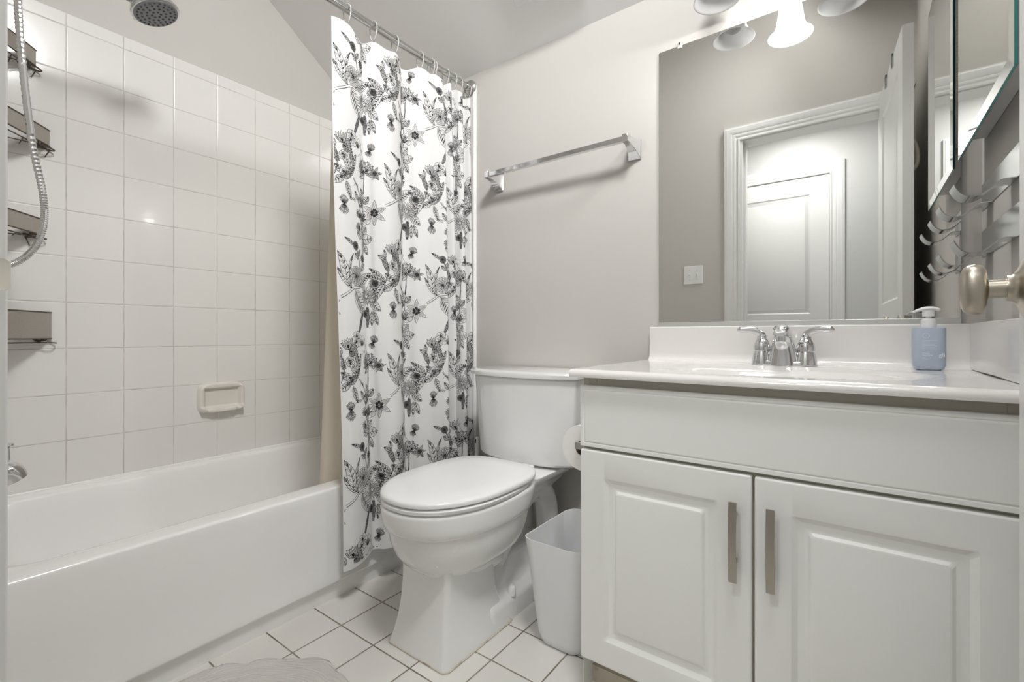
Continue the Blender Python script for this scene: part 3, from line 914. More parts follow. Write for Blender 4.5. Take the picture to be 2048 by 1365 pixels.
    tendril(A, [(.052, -.27), (.035, -.252), (.02, -.266), (.008, -.262)], 1, .004)
    tendril(A, [(.02, -.37), (.008, -.36), (-.004, -.372)], 1, .005)
    for a in (2.7, 2.2, 1.75, 1.2, .6): cup(A, V2(.068, -.302), a, .042, 5, .3)
    leaf(A, V2(.072, -.305), .2, .055, .012, 5, True, -.6); leaf(A, V2(.07, -.31), -2.6, .04, .010, 4)
    lily(A, V2(.108, -.305), .026, .1)
    bud(A, V2(.088, -.225), 1.1, .028, 9); bud(A, V2(.088, -.225), -1.9, .022, 7)
    # thistle with long striped leaves, cone and a leafy sprig at the right
    stem(A, [(.140, -.012), (.150, .02), (.150, .06)], .0012)
    for a, l_ in ((2.35, .075), (2.75, .07), (3.75, .06), (4.1, .085)): leaf(A, V2(.140, -.010), a, l_, .0105, 6, True, .12)
    bud(A, V2(.112, -.018), 3.25, .034, 9)
    rose(A, V2(.104, -.016), .013)
    spike(A, V2(.152, .03), V2(.132, .082), .0105)
    leaf(A, V2(.140, .07), 2.6, .028, .007, 3); leaf(A, V2(.142, .075), 1.7, .03, .007, 3)
    leaf(A, V2(-.052, .332), 2.4, .04, .012, 5); leaf(A, V2(-.05, .322), 3.7, .05, .012, 5); leaf(A, V2(-.04, .31), -1.2, .06, .011, 6); leaf(A, V2(-.03, .33), .9, .05, .010, 6)
    poppy(A, V2(-.045, .335), .021, .9)
    for q in range(7):
        leaf(A, V2(-.018 - .004 * q, -.30 + .011 * q), 1.0 - .1 * q, .026, .006, 3); 
    bud(A, V2(.02, -.235), 1.35, .024, 7)
    leaf(A, V2(.022, .262), 2.2, .035, .009, 4); leaf(A, V2(.03, .245), .4, .03, .008, 4)
    rose(A, V2(.062, -.125), .016)
    return A
SEG, TRI = motif().solve()
PX = np.array([(p.x, p.y) for p in cpath]); PA = np.array(acc)
def cloth_np(u, z):
    px, py = np.interp(u, PA, PX[:, 0]), np.interp(u, PA, PX[:, 1])
    k = (z - Z_BOT) / (Z_TOP - Z_BOT); fl = 1 - k
    x = CX0 + (px - CX0) * (1.08 - .25 * k) + .041 * fl * (1 - .85 * (u / CL) ** 3) + .006 * np.sin(u * 9 + z * 2.1) * fl
    y = py + .014 * fl * (1 - u / CL) + .004 * np.sin(z * 3.3 + u * 5)
    return np.stack([x, y, z], -1)
ztab_u = np.linspace(0, CL, 400); ztab = np.array([ztop_at(v) for v in ztab_u])
def press(P2, nv):
    """P2: (faces, nv, 2) cloth coordinates -> vertices a hair in front of the cloth, only where there is cloth"""
    u, z = P2[..., 0], P2[..., 1]
    ok = ((u > .002) & (u < CL - .002) & (z > Z_BOT + .016) & (z < np.interp(u, ztab_u, ztab) - .001)).all(1)
    u, z = u[ok], z[ok]
    if not len(u): return np.zeros((0, 3))
    P = cloth_np(u, z)
    a = cloth_np(u + .0015, z) - cloth_np(u - .0015, z); b = cloth_np(u, z + .003) - cloth_np(u, z - .003)
    n = np.cross(a, b); n /= np.linalg.norm(n, axis=-1, keepdims=True)
    return (P + n * .00045).reshape(-1, 3)
d_ = SEG[:, 2:4] - SEG[:, 0:2]; ln = np.linalg.norm(d_, axis=1, keepdims=True) + 1e-9
d_ = d_ / ln; nn = np.stack([-d_[:, 1], d_[:, 0]], 1) * SEG[:, 4:5] / 2
e_ = d_ * SEG[:, 4:5] * .25
quads = np.stack([SEG[:, 0:2] - e_ + nn, SEG[:, 0:2] - e_ - nn, SEG[:, 2:4] + e_ - nn, SEG[:, 2:4] + e_ + nn], 1)
tris = TRI.reshape(-1, 3, 2)
ROSE_U, ROSE_Z = u_of_y(0.944), H + .875
VQ, VT = [], []
for ci in range(-1, 6):
    for ri in range(-3, 4):
        off = np.array([ROSE_U + ci * .222, ROSE_Z - ci * .3385 + ri * .677])
        VQ.append(press(quads + off, 4)); VT.append(press(tris + off, 3))
VQ, VT = np.concatenate(VQ), np.concatenate(VT)
curtain = finish('shower_curtain', bm, ['curtain_cloth', 'ink'], smooth=0, recalc=False)
nq, ntr = len(VQ) // 4, len(VT) // 3
verts = np.concatenate([VQ, VT])
ink = bpy.data.meshes.new('ink')
ink.vertices.add(len(verts)); ink.vertices.foreach_set('co', verts.ravel())
ink.loops.add(len(verts)); ink.loops.foreach_set('vertex_index', np.arange(len(verts), dtype=np.int32))
ink.polygons.add(nq + ntr)
ink.polygons.foreach_set('loop_start', np.concatenate([np.arange(nq) * 4, nq * 4 + np.arange(ntr) * 3]).astype(np.int32))
ink.update(calc_edges=True)
bm = new(); bm.from_mesh(curtain.data); n0 = len(bm.faces); bm.from_mesh(ink)
bm.faces.ensure_lookup_table()
for i, f in enumerate(bm.faces):
    f.smooth = True; f.material_index = 0 if i < n0 else 1
bm.to_mesh(curtain.data); bm.free(); bpy.data.meshes.remove(ink)
tag(curtain, 'white shower curtain printed with black line-drawn flowers', 'shower curtain')

# clear rings
for k, u in enumerate(ring_u):
    p = cloth(u, Z_TOP)
    bm = new()
    c = Vector((ROD.x, 0, ROD.z - .016))
    pts = [c + Vector((.020 * math.sin(a), .002 * math.sin(2 * a), .0345 * math.cos(a))) for a in [2 * PI * i / 24 for i in range(25)]]
    tube(bm, pts, .0016, 6)
    o = finish('curtain_ring', bm, 'clear_plastic', smooth=60)
    o.location = (0, p.y, 0)
    tag(o, 'clear plastic curtain ring on the chrome rod above the flowered curtain', 'curtain ring', 'clear curtain rings on the rod')

# liner hanging inside the tub
bm = new(); G = []
for i in range(81):
    s = i / 80; row = []
    for j in range(31):
        k = j / 30; z = .17 + (H + 1.02 - .17) * k
        inn = max(0.0, (1 - k)) * .112
        x = -1.420 - inn * .75 - .012 * math.sin(s * 34) - .004 * math.sin(s * 71)
        y = .900 + s * .62 + .012 * math.sin(s * 17 + k * 2)
        row.append(bm.verts.new((x, y, z)))
    G.append(row)
for i in range(80):
    for j in range(30): bm.faces.new((G[i][j], G[i + 1][j], G[i + 1][j + 1], G[i][j + 1]))
o = finish('curtain_liner', bm, 'liner_vinyl', smooth=0, recalc=False)
for p in o.data.polygons: p.use_smooth = True
tag(o, 'plain cream curtain liner hanging inside the bathtub', 'curtain liner')

# splash guard at the tub corner
bm = new()
pts = [(0, 0), (.055, 0), (.058, .01), (.05, .05), (.03, .085), (.012, .10), (0, .10)]
loft(bm, [[(a, -b, z) for b, z in pts] for a in (-.002, .002)])
o = finish('splash_guard', bm, 'white_plastic', smooth=0, bevel=.001)
o.location = (TUB_X - .02, D - T - .001, TUB_Z)
tag(o, 'small white splash guard on the tub rim beside the curtain', 'splash guard')

# ------------------------------------------------------------------ toilet brush behind the toilet
t = thing('toilet_brush', (-1.272, 1.478, 0), 'white toilet brush standing left of the toilet tank', 'toilet brush')
bm = new(); lathe(bm, [(.040, 0), (.042, .005), (.037, .095), (.038, .10), (.012, .105)], 'z', (0, 0, 0), 24); finish('holder', bm, 'white_plastic', t, smooth=40)
bm = new(); lathe(bm, [(.006, .10), (.006, .34), (.0085, .36), (.0095, .44), (.0085, .452), (.004, .456)], 'z', (0, 0, 0), 16); finish('handle', bm, 'white_plastic', t, smooth=50)
bm = new(); box(bm, -.0025, .0025, -.0102, -.0085, .43, .447); finish('hanging_slot', bm, 'caulk_dark', t, smooth=0)

# ------------------------------------------------------------------ toilet
TX = -0.967
t = thing('toilet', (TX, 1.2, 0), 'white two-piece toilet with closed lid beside the flowered curtain', 'toilet')
TY0 = 1.2
def egg(hw, yf, yb, z, n=48, pf=2.15, pb=2.8, mid=.52):
    yc = yf + (yb - yf) * mid; out = []
    for k in range(n):
        a = 2 * PI * k / n; ca, sa = math.cos(a), math.sin(a)
        e = 2 / (pf if sa < 0 else pb)
        out.append(Vector((hw * math.copysign(abs(ca) ** e, ca), yc + ((yc - yf) if sa < 0 else (yb - yc)) * math.copysign(abs(sa) ** e, sa) - TY0, z)))
    return out
bm = new()
rings = [egg(.090, .905, 1.20, .18, pf=3, pb=3), egg(.098, .897, 1.21, .212, pf=2.7, pb=3), egg(.120, .876, 1.22, .226, pf=2.4), egg(.142, .852, 1.24, .248), egg(.157, .832, 1.252, .276), egg(.165, .820, 1.262, .306), egg(.169, .814, 1.27, .338), egg(.1695, .8135, 1.272, .345),
         egg(.174, .806, 1.275, .349), egg(.1775, .799, 1.28, .356), egg(.179, .796, 1.285, .366), egg(.180, .794, 1.29, .376), egg(.182, .790, 1.30, .405), egg(.181, .791, 1.30, .412), egg(.176, .797, 1.30, .416)]
loft(bm, rings)
finish('bowl', bm, 'porcelain', t, smooth=50)
# pedestal: flared square column
bm = new(); rings = []
def sq(hw, yf, yb, z, r=.014): return [Vector((p.x, p.y - TY0, p.z)) for p in rrect(0, (yf + yb) / 2, hw, (yb - yf) / 2, r, z, 4)]
for z, hw, yf, yb in ((.0, .116, .868, 1.16), (.012, .114, .870, 1.155), (.04, .106, .878, 1.14), (.08, .0985, .888, 1.12), (.13, .0945, .897, 1.105), (.19, .0935, .902, 1.10), (.25, .095, .902, 1.10), (.30, .10, .90, 1.11)):
    rings.append(sq(hw, yf, yb, z))
# front bows out a little at the foot
for ri, r_ in enumerate(rings):
    for p in r_:
        if p.y + TY0 < 1.0: p.y -= (.022 if ri < 2 else .016) * (1 - (p.x / .12) ** 2)
loft(bm, rings)
finish('pedestal', bm, 'porcelain', t, smooth=50)
# foot and trapway behind
bm = new()
rings = [sq(.112, 1.05, 1.50, .0, .03), sq(.110, 1.05, 1.50, .05, .03), sq(.104, 1.05, 1.495, .070, .03), sq(.085, 1.05, 1.49, .082, .03), sq(.066, 1.06, 1.47, .11, .03), sq(.058, 1.07, 1.45, .16, .03)]
loft(bm, rings)
finish('foot', bm, 'porcelain', t, smooth=50)
bm = new()
for sx in (1, -1):
    tube(bm, catmull([(sx * .030, 1.16 - TY0, .16), (sx * .045, 1.22 - TY0, .25), (sx * .052, 1.29 - TY0, .325), (sx * .055, 1.37 - TY0, .345), (sx * .056, 1.435 - TY0, .29), (sx * .056, 1.455 - TY0, .18), (sx * .056, 1.455 - TY0, .06)], 6), .042, 18)
finish('trapway', bm, 'porcelain', t, smooth=60)
# rear deck carrying the tank
bm = new()
rings = [sq(.07, 1.22, 1.44, .30, .04), sq(.09, 1.22, 1.48, .345, .04), sq(.125, 1.22, 1.515, .385, .04), sq(.150, 1.23, 1.525, .408, .03), sq(.150, 1.23, 1.525, .418, .03), sq(.144, 1.236, 1.52, .421, .03)]
loft(bm, rings)
finish('deck', bm, 'porcelain', t, smooth=50)
# seat ring and lid
bm = new(); loft(bm, [egg(.176, .797, 1.262, .417), egg(.180, .792, 1.265, .420), egg(.181, .791, 1.266, .428), egg(.176, .796, 1.262, .432)])
finish('seat', bm, 'seat_plastic', t, smooth=50)
bm = new(); loft(bm, [egg(.174, .799, 1.275, .4335, pb=3.4), egg(.181, .791, 1.28, .437, pb=3.4), egg(.182, .790, 1.281, .444, pb=3.4), egg(.179, .794, 1.278, .4495, pb=3.4), egg(.168, .806, 1.268, .453, pb=3.4), egg(.11, .87, 1.21, .4545, pb=3.4)])
finish('lid', bm, 'seat_plastic', t, smooth=50)
for sx in (-.075, .075):
    bm = new(); box(bm, sx - .024, sx + .024, 1.268 - TY0, 1.305 - TY0, .420, .442)
    finish('hinge', bm, 'seat_plastic', t, smooth=0, bevel=.004)
# tank: bowed front, wider at the top
def tank_ring(hw, yb, yf, bow, z, n=14):
    pts = [Vector((-hw, yb - TY0, z)), Vector((hw, yb - TY0, z))]
    for k in range(n + 1):
        s = 1 - 2 * k / n
        e = abs(s) ** 8
        pts.append(Vector((hw * s, yf - bow * (1 - s * s) + .018 * e - TY0, z)))
    return pts
bm = new()
loft(bm, [tank_ring(.196, 1.54, 1.372, .036, .428), tank_ring(.204, 1.543, 1.364, .038, .434), tank_ring(.208, 1.544, 1.360, .040, .50), tank_ring(.222, 1.545, 1.352, .042, .722), tank_ring(.222, 1.545, 1.352, .042, .729)])
finish('tank', bm, 'porcelain', t, smooth=40, bevel=.006, bseg=3)
bm = new()
loft(bm, [tank_ring(.224, 1.546, 1.350, .042, .729), tank_ring(.233, 1.547, 1.341, .043, .733), tank_ring(.235, 1.547, 1.339, .043, .745), tank_ring(.232, 1.547, 1.342, .043, .751), tank_ring(.224, 1.545, 1.351, .043, .7535)])
finish('tank_lid', bm, 'porcelain', t, smooth=40)
for sx in (-1, 1):
    bm = new(); lathe(bm, [(.0145, 0), (.0145, .012), (.0125, .024), (.007, .029), (.001, .030)], 'z', (sx * .098, 1.175 - TY0, .066), 20)
    finish('bolt_cap', bm, 'white_plastic', t, smooth=60)
bm = new(); tube(bm, catmull([(-.14, 1.46 - TY0, .43), (-.155, 1.47 - TY0, .33), (-.20, 1.51 - TY0, .24), (-.22, 1.546 - TY0, .20)], 6), .005, 8)
finish('supply_line', bm, 'steel', t, smooth=60)
# grimy caulk line round the foot
bm = new()
cl_ = [Vector((p.x * 1.006, p.y, .002)) for p in rings and sq(.1165, .868, 1.16, 0)]
for p in cl_:
    if p.y + TY0 < 1.0: p.y -= .022 * (1 - (p.x / .12) ** 2)
tube(bm, cl_ + [cl_[0]], .0022, 6, cap=False)
finish('caulk_line', bm, 'wood_raw', t, smooth=60)

# ------------------------------------------------------------------ waste bin
t = thing('waste_bin', (-.668, 1.215, 0), 'white plastic waste bin between toilet and vanity', 'waste bin')
bm = new()
def bn(hx, hy, r, z): return rrect(0, 0, hx, hy, r, z, 8)
loft(bm, [bn(.055, .085, .035, 0), bn(.068, .098, .04, .006), bn(.076, .106, .042, .03), bn(.098, .142, .045, .30), bn(.0985, .1425, .045, .304), bn(.096, .14, .044, .304), bn(.0745, .1045, .041, .03), bn(.06, .09, .035, .012)])
for v in bm.verts:
    if v.co.z > .2: v.co.z += .012 * (abs(v.co.y) / .14) ** 2 - .006
finish('bin', bm, 'bin_plastic', t, smooth=50)

# ------------------------------------------------------------------ vanity
VX0, VX1 = -.539, XR - .004
t = thing('vanity_cabinet', ((VX0 + VX1) / 2, 1.29, 0), 'white vanity cabinet with two panel doors below the mirror', 'vanity cabinet')
vx, vy = t.location.x, t.location.y
bm = new()
for (xa, xb, ya, yb, za, zb_) in ((VX0, VX0 + .016, 1.03, D - .004, .105, CT_Z - .02), (VX1 - .016, VX1, 1.03, D - .004, .105, CT_Z - .02), (VX0 + .016, VX1 - .016, 1.03, D - .004, .105, .12),
        (VX0 + .016, VX1 - .016, 1.03, 1.048, H - .135, CT_Z - .02), (VX0 + .016, VX1 - .016, 1.03, 1.048, H - .30, H - .25), (-.185, -.135, 1.03, 1.048, .12, H - .30)):
    box(bm, xa - vx, xb - vx, ya - vy, yb - vy, za, zb_)
finish('carcass', bm, 'frame_paint', t, smooth=0, bevel=.001)
bm = new(); box(bm, VX0 - .0015 - vx, VX0 - vx, 1.031 - vy, D - .004 - vy, .0, CT_Z - .022)
finish('side_panel', bm, 'cabinet_paint', t, smooth=0)
bm = new(); box(bm, VX0 + .01 - vx, VX1 - vx, 1.095 - vy, 1.11 - vy, 0, .105); finish('toe_kick', bm, 'trim_paint', t, smooth=0)
for xx in (VX0 + .035, VX1 - .05):
    bm = new(); box(bm, xx - .0006 - vx, xx + .0006 - vx, 1.0292 - vy, 1.03 - vy, H - .123, CT_Z - .018)
    finish('frame_joint', bm, 'wood_raw', t, smooth=0)
def front_face(name, x0_, x1_, z0_, z1_, panels, steps):
    bm = new(); panel_front(bm, x0_ - vx, x1_ - vx, z0_, z1_, 1.010 - vy, panels, steps, .0195)
    # soften the outer edge: small stepped border
    return finish(name, bm, 'cabinet_paint', t, smooth=15, bevel=.004, bseg=3)
dz0, dz1 = H - .2685, H - .121
front_face('drawer_front', VX0, .213, dz0, dz1, [(VX0 + .009 - vx, .213 - .009 - vx, dz0 + .009, dz1 - .009)], [(.0008, .0025), (.004, -.0008)])
PST = [(.004, .003), (.010, .0065), (.020, .0075), (.026, .0065), (.031, .0022), (.034, .0015)]
for xa, xb, nm, px_ in ((VX0, -.1635, 'left', -.193), (-.1585, .217, 'right', -.128)):
    za, zb_ = H - .782, H - .276
    dr = front_face('door', xa, xb, za, zb_, [(xa + .062 - vx, xb - .062 - vx, za + .062, zb_ - .062)], PST)
    bm = new()
    zc0, zc1 = H - .483, H - .327
    n = 12; rings = []
    for k in range(n + 1):
        s = k / n; bow = .006 * math.sin(PI * s)
        yy = .984 - bow - vy; zz = zc0 + (zc1 - zc0) * s
        rings.append([(px_ - .0072 - vx, yy, zz), (px_ + .0072 - vx, yy, zz), (px_ + .0072 - vx, yy + .004, zz), (px_ - .0072 - vx, yy + .004, zz)])
    loft(bm, rings)
    for zz in (zc0 + .036, zc1 - .028): box(bm, px_ - .004 - vx, px_ + .004 - vx, .985 - vy, 1.0105 - vy, zz - .004, zz + .004)
    finish('handle', bm, 'pull_metal', dr, smooth=20)
# broken end of the toe-kick board
bm = new()
loft(bm, [[(VX0 - .006 + jx, 1.075, z), (VX0 - .006 + jx, 1.094, z)] + [(VX0 + .30, 1.094, z), (VX0 + .30, 1.075, z)] for z, jx in ((.0, .004), (.018, -.004), (.03, .003), (.042, -.002))])
o = finish('toe_board', bm, 'wood_raw', t, smooth=0)
o.data.transform(Matrix.Translation((-vx, -vy, 0))); o['label'] = 'chipped bare wood board below the left door'

# countertop with moulded bowl and backsplash
t = thing('vanity_countertop', (-.16, 1.28, CT_Z), 'white cultured marble vanity top with moulded oval sink', 'vanity top')
cx_, cy_ = -.16, 1.28
X0, X1, Y0, Y1 = -.557, XR - .002, .990, D - .002
bm = new(); NX, NY = 110, 90; grid = []
def top_h(x, y):
    ex, ey = (x + .145) / .285, (y - 1.235) / .190
    r = (abs(ex) ** 2.2 + abs(ey) ** 2.2) ** (1 / 2.2)
    h = 0
    if r < 1: 
        q = min(1, (1 - r) / .16); q = q * q * (3 - 2 * q); h -= .010 * q
        if r < .84:
            q2 = (1 - (r / .84) ** 2.6); h -= .11 * q2
    # cove up to the backsplash
    dy = (Y1 - .022) - y
    if dy < .012: h += 0
    return h
for i in range(NX + 1):
    row = []
    for j in range(NY + 1):
        x = X0 + (X1 - X0) * i / NX; y = Y0 + (Y1 - Y0) * j / NY
        z = top_h(x, y)
        if j == 0: z -= .004
        row.append(bm.verts.new((x - cx_, y - cy_, z)))
    grid.append(row)
for i in range(NX):
    for j in range(NY): bm.faces.new((grid[i][j], grid[i + 1][j], grid[i + 1][j + 1], grid[i][j + 1]))
TH = .0185
# front and end skirts with a rounded nose
fr_ = [[(X0 + (X1 - X0) * i / NX - cx_, Y0 - cy_ + dy, z) for i in range(NX + 1)] for dy, z in ((0, -.004), (-.0035, -.008), (-.0042, -.013), (-.003, -TH), (.03, -TH))]
R = [[bm.verts.new(p) for p in r] for r in fr_]
for a, b in zip(R[:-1], R[1:]):
    for i in range(NX): bm.faces.new((a[i], a[i + 1], b[i + 1], b[i]))
le = [bm.verts.new((X0 - cx_, Y0 - .003 + (Y1 - Y0 + .003) * j / NY - cy_, -TH)) for j in range(NY + 1)]
for j in range(NY): bm.faces.new((grid[0][j], grid[0][j + 1], le[j + 1], le[j]))
bmesh.ops.remove_doubles(bm, verts=bm.verts[:], dist=.0004)
finish('counter_slab', bm, 'marble', t, smooth=50)
# backsplash with a cove at its foot
BS = H + .0275 - CT_Z
prof = [(Y1, -.002), (Y1, BS), (Y1 - .018, BS), (Y1 - .021, BS - .003), (Y1 - .021, .024), (Y1 - .023, .012), (Y1 - .028, .005), (Y1 - .036, .0012), (Y1 - .045, .0002), (Y1 - .045, -.002)]
bm = new(); loft(bm, [[(x - cx_, y - cy_, z) for y, z in prof] for x in (X0, X1)])
finish('backsplash', bm, 'marble', t, smooth=50, bevel=.002)
bm = new(); lathe(bm, [(.022, -.118), (.024, -.1165), (.02, -.115), (.012, -.114)], 'z', (.015, -.045, 0), 24)
finish('drain', bm, 'chrome', t, smooth=40)
# side splash on the right wall
bm = new(); box(bm, .2185, XR - .0005, 1.0, D - .026, CT_Z + .0005, H + .0285)
o = finish('side_splash', bm, 'marble', smooth=0, bevel=.002)
tag(o, 'white marble side splash on the counter at the right wall', 'splash board')
bm = new(); tube(bm, [(.2178, 1.22, CT_Z + .0008), (.2178, 1.30, CT_Z + .001), (.2178, 1.42, CT_Z + .0005)], [.0004, .0016, .0004], 6)
fo = finish('caulk_gap', bm, 'caulk_dark', o, smooth=0)

# ------------------------------------------------------------------ faucet
FX, FY = -.157, 1.452
t = thing('faucet', (FX, FY, CT_Z), 'chrome two-handle centerset faucet behind the sink', 'faucet')
bm = new()
def oval(hx_, hy_, z, n=32): return [Vector((hx_ * math.copysign(abs(math.cos(a)) ** .8, math.cos(a)), hy_ * math.copysign(abs(math.sin(a)) ** .8, math.sin(a)), z)) for a in [2 * PI * k / n for k in range(n)]]
loft(bm, [oval(.078, .027, .0), oval(.0785, .0275, .004), oval(.076, .026, .010), oval(.070, .022, .0135)])
finish('base_plate', bm, 'chrome', t, smooth=40)
bm = new(); rings = []
for s, hw, hh, yy, zz, tl in ((0, .0385, .027, -.003, .001, 0), (.1, .0365, .0265, -.003, .014, .0), (.25, .0325, .025, -.003, .034, .0), (.42, .0275, .0235, -.005, .054, .1), (.6, .0225, .0215, -.011, .074, .35), (.75, .0195, .019, -.022, .088, .75), (.88, .0185, .017, -.042, .094, 1.2), (.97, .018, .015, -.062, .092, 1.45), (1, .013, .010, -.072, .090, 1.55)):
    rg = []
    for k in range(24):
        a = 2 * PI * k / 24
        lx, ly = hw * math.copysign(abs(math.cos(a)) ** .7, math.cos(a)), hh * math.copysign(abs(math.sin(a)) ** .7, math.sin(a))
        rg.append(Vector((lx, yy + ly * math.cos(tl), zz + ly * math.sin(tl))))
    rings.append(rg)
loft(bm, rings)
finish('spout', bm, 'chrome', t, smooth=60)
bm = new(); lathe(bm, [(.0120, .066), (.0120, .086)], 'z', (0, -.056, 0), 20); sp_ = finish('aerator', bm, 'chrome', t, smooth=40)
bm = new(); lathe(bm, [(.0100, .0652), (.0100, .0662)], 'z', (0, -.056, 0), 18); finish('outlet', bm, 'caulk_dark', t, smooth=0)
for sx in (-1, 1):
    bm = new(); lathe(bm, [(.0265, .004), (.0255, .012), (.0235, .024), (.0205, .036), (.0198, .0385), (.0212, .040), (.0215, .050), (.0195, .059), (.0150, .068), (.0115, .073), (.0108, .076)], 'z', (sx * .0515, 0, 0), 28)
    hb = finish('handle_base', bm, 'chrome', t, smooth=35)
    bm = new()
    pts = catmull([(sx * .0515, 0, .070), (sx * .054, 0, .082), (sx * .064, -.002, .091), (sx * .082, -.004, .0965), (sx * .102, -.006, .0965), (sx * .114, -.007, .0950)], 5)
    n_ = len(pts)
    rads = [.0105 - .003 * min(1, i / 8) for i in range(n_)]
    tube(bm, pts, [r_ * (1.0 if i < n_ - 4 else (n_ - i) / 4.2) for i, r_ in enumerate(rads)], 14, flat=(1.25, .75))
    finish('lever', bm, 'chrome', hb, smooth=60)

# ------------------------------------------------------------------ soap pump bottle
SX, SY = .1385, 1.465
t = thing('soap_bottle', (SX, SY, CT_Z), 'blue hand soap bottle with white pump on the counter', 'soap bottle')
bm = new()
loft(bm, [rrect(0, 0, .020, .018, .012, .0, 6), rrect(0, 0, .026, .022, .014, .003, 6), rrect(0, 0, .0295, .0245, .016, .012, 6), rrect(0, 0, .030, .025, .016, .03, 6), rrect(0, 0, .030, .025, .016, .096, 6), rrect(0, 0, .029, .024, .015, .0985, 6), rrect(0, 0, .016, .016, .0155, .0995, 6)])
finish('bottle', bm, 'soap_blue', t, smooth=50)
bm = new(); lathe(bm, [(.0148, .099), (.0148, .117), (.012, .118), (.012, .121), (.0055, .122), (.0055, .140)], 'z', (0, 0, 0), 28); finish('collar', bm, 'white_plastic', t, smooth=35)
bm = new()
lathe(bm, [(.0115, .126), (.0115, .138), (.0125, .1405)], 'z', (0, 0, 0), 24)
tube(bm, catmull([(.020, 0, .140), (.008, 0, .1445), (-.006, 0, .1445), (-.018, 0, .141), (-.028, 0, .1365)], 5), [.006] + [.008] * 4 + [.0088] * 8 + [.007] * 4 + [.0055, .005, .0045, .004], 14, flat=(1.2, .55))
finish('pump', bm, 'white_plastic', t, smooth=50)
def text_mesh(name, txt, size, loc, parent, m, align='LEFT'):
    cu = bpy.data.curves.new(name, 'FONT'); cu.body = txt; cu.size = size; cu.align_x = align; cu.extrude = .00012; cu.resolution_u = 3
    tmp = bpy.data.objects.new(name, cu); C.objects.link(tmp)
    dg = bpy.context.evaluated_depsgraph_get()
    me = bpy.data.meshes.new_from_object(tmp.evaluated_get(dg))
    bpy.data.objects.remove(tmp)
    me.transform(Matrix.Rotation(PI / 2, 4, 'X')); me.transform(Matrix.Translation(loc))
    me.materials.clear(); me.materials.append(MATS[m])
    return link(name, me, parent)
yf = -.0252
lb = text_mesh('label_print', 'Protect\nHand Soap', .0042, (-.0135, yf, .0385), t, 'print_white')
text_mesh('brand_print', 'gli', .0125, (.0155, yf, .0320), t, 'print_white')
bm = new()
for k, wd_ in enumerate((.026, .014, .0, .022, .026, .026, .024, .026)):
    if wd_: box(bm, -.0135, -.0135 + wd_, yf - .0001, yf + .0001, .0690 - k * .0028, .0695 - k * .0028)
box(bm, -.0135, .001, yf - .0001, yf + .0001, .0285, .0290); box(bm, -.0135, -.003, yf - .0001, yf + .0001, .026, .0264)
rings = [[(-.0065 + r_ * math.cos(a), yf, .0805 + r_ * math.sin(a)) for a in [2 * PI * k / 28 for k in range(28)]] for r_ in (.0061, .0056)]
finish('label_lines', bm, 'print_white', t, smooth=0)
bm = new(); loft(bm, rings, False, False)
for a in range(6): box(bm, -.0065 - .0002, -.0065 + .0002, yf - .0001, yf + .0001, .0785 + a * .0006, .0788 + a * .0006)
finish('label_emblem', bm, 'print_white', t, smooth=0)

# ------------------------------------------------------------------ wall mirror
MX0, MX1, MZ0, MZ1 = -.531, .2055, H + .0285, H + .9466
t = thing('wall_mirror', ((MX0 + MX1) / 2, D, MZ0), 'large frameless wall mirror above the vanity backsplash', 'mirror')
mxc = t.location.x
bm = new(); box(bm, MX0 - mxc, MX1 - mxc, -.006, -.001, 0, MZ1 - MZ0)
gl = finish('glass', bm, ['mirror', 'glass_edge'], t, smooth=0)
for p in gl.data.polygons:
    if abs(p.normal.y) < .5: p.material_index = 1
bm = new(); box(bm, MX0 - mxc, MX1 - mxc, -.0105, -.006, -.001, .0135); finish('channel', bm, 'channel', t, smooth=0, bevel=.0008)
for xx in (-.462, .12):
    bm = new(); box(bm, xx - mxc - .008, xx - mxc + .008, -.010, 0, MZ1 - MZ0 - .010, MZ1 - MZ0 + .012)
    cl = finish('clip', bm, 'clear_plastic', t, smooth=0, bevel=.003)
    bm = new(); lathe(bm, [(.0035, -.0115), (.0035, -.010)], 'y', (xx - mxc, 0, MZ1 - MZ0 + .005), 12); finish('clip_screw', bm, 'caulk_dark', cl, smooth=0)

# ------------------------------------------------------------------ medicine cabinet on the right wall
CX, CYN, CYF = .193, 1.03, 1.5135
cz0, cz1 = H + .414, H + 1.06
t = thing('medicine_cabinet', (XR, (CYN + CYF) / 2, cz0), 'mirrored medicine cabinet on the right wall', 'medicine cabinet')
my = t.location.y
bm = new(); box(bm, CX + .008 - XR, -.001, CYN + .03 - my, CYF - .012 - my, .038, cz1 - cz0)
finish('body', bm, 'trim_paint', t, smooth=0, bevel=.001)
# bevelled mirror door
bw, bt = .020, .0035
zz1 = cz1 - cz0
outer = [(CYN, 0), (CYF, 0), (CYF, zz1), (CYN, zz1)]
inner = [(CYN + bw, bw), (CYF - bw, bw), (CYF - bw, zz1 - bw), (CYN + bw, zz1 - bw)]
bm = new()
x_b, x_e, x_f = .007, .0025, 0.0
vb = [bm.verts.new((CX - XR + x_b, y - my, z)) for y, z in outer]
ve = [bm.verts.new((CX - XR + x_e, y - my, z)) for y, z in outer]
vf = [bm.verts.new((CX - XR + x_f, y - my, z)) for y, z in inner]
bm.faces.new(vb)
for i in range(4):
    j = (i + 1) % 4
    f = bm.faces.new((vb[i], vb[j], ve[j], ve[i])); f.material_index = 1
    bm.faces.new((ve[i], ve[j], vf[j], vf[i]))
bm.faces.new(vf[::-1])
finish('mirror_door', bm, ['mirror', 'glass_edge'], t, smooth=0)
bm = new()
box(bm, CX + .0075 - XR, CX + .020 - XR, CYF - .013 - my, CYF + .0005 - my, .05, .64)
for k in range(56): box(bm, CX + .008 - XR, CX + .0135 - XR, CYF - .004 - my, CYF + .003 - my, .05 + k * .0105, .0597 + k * .0105)
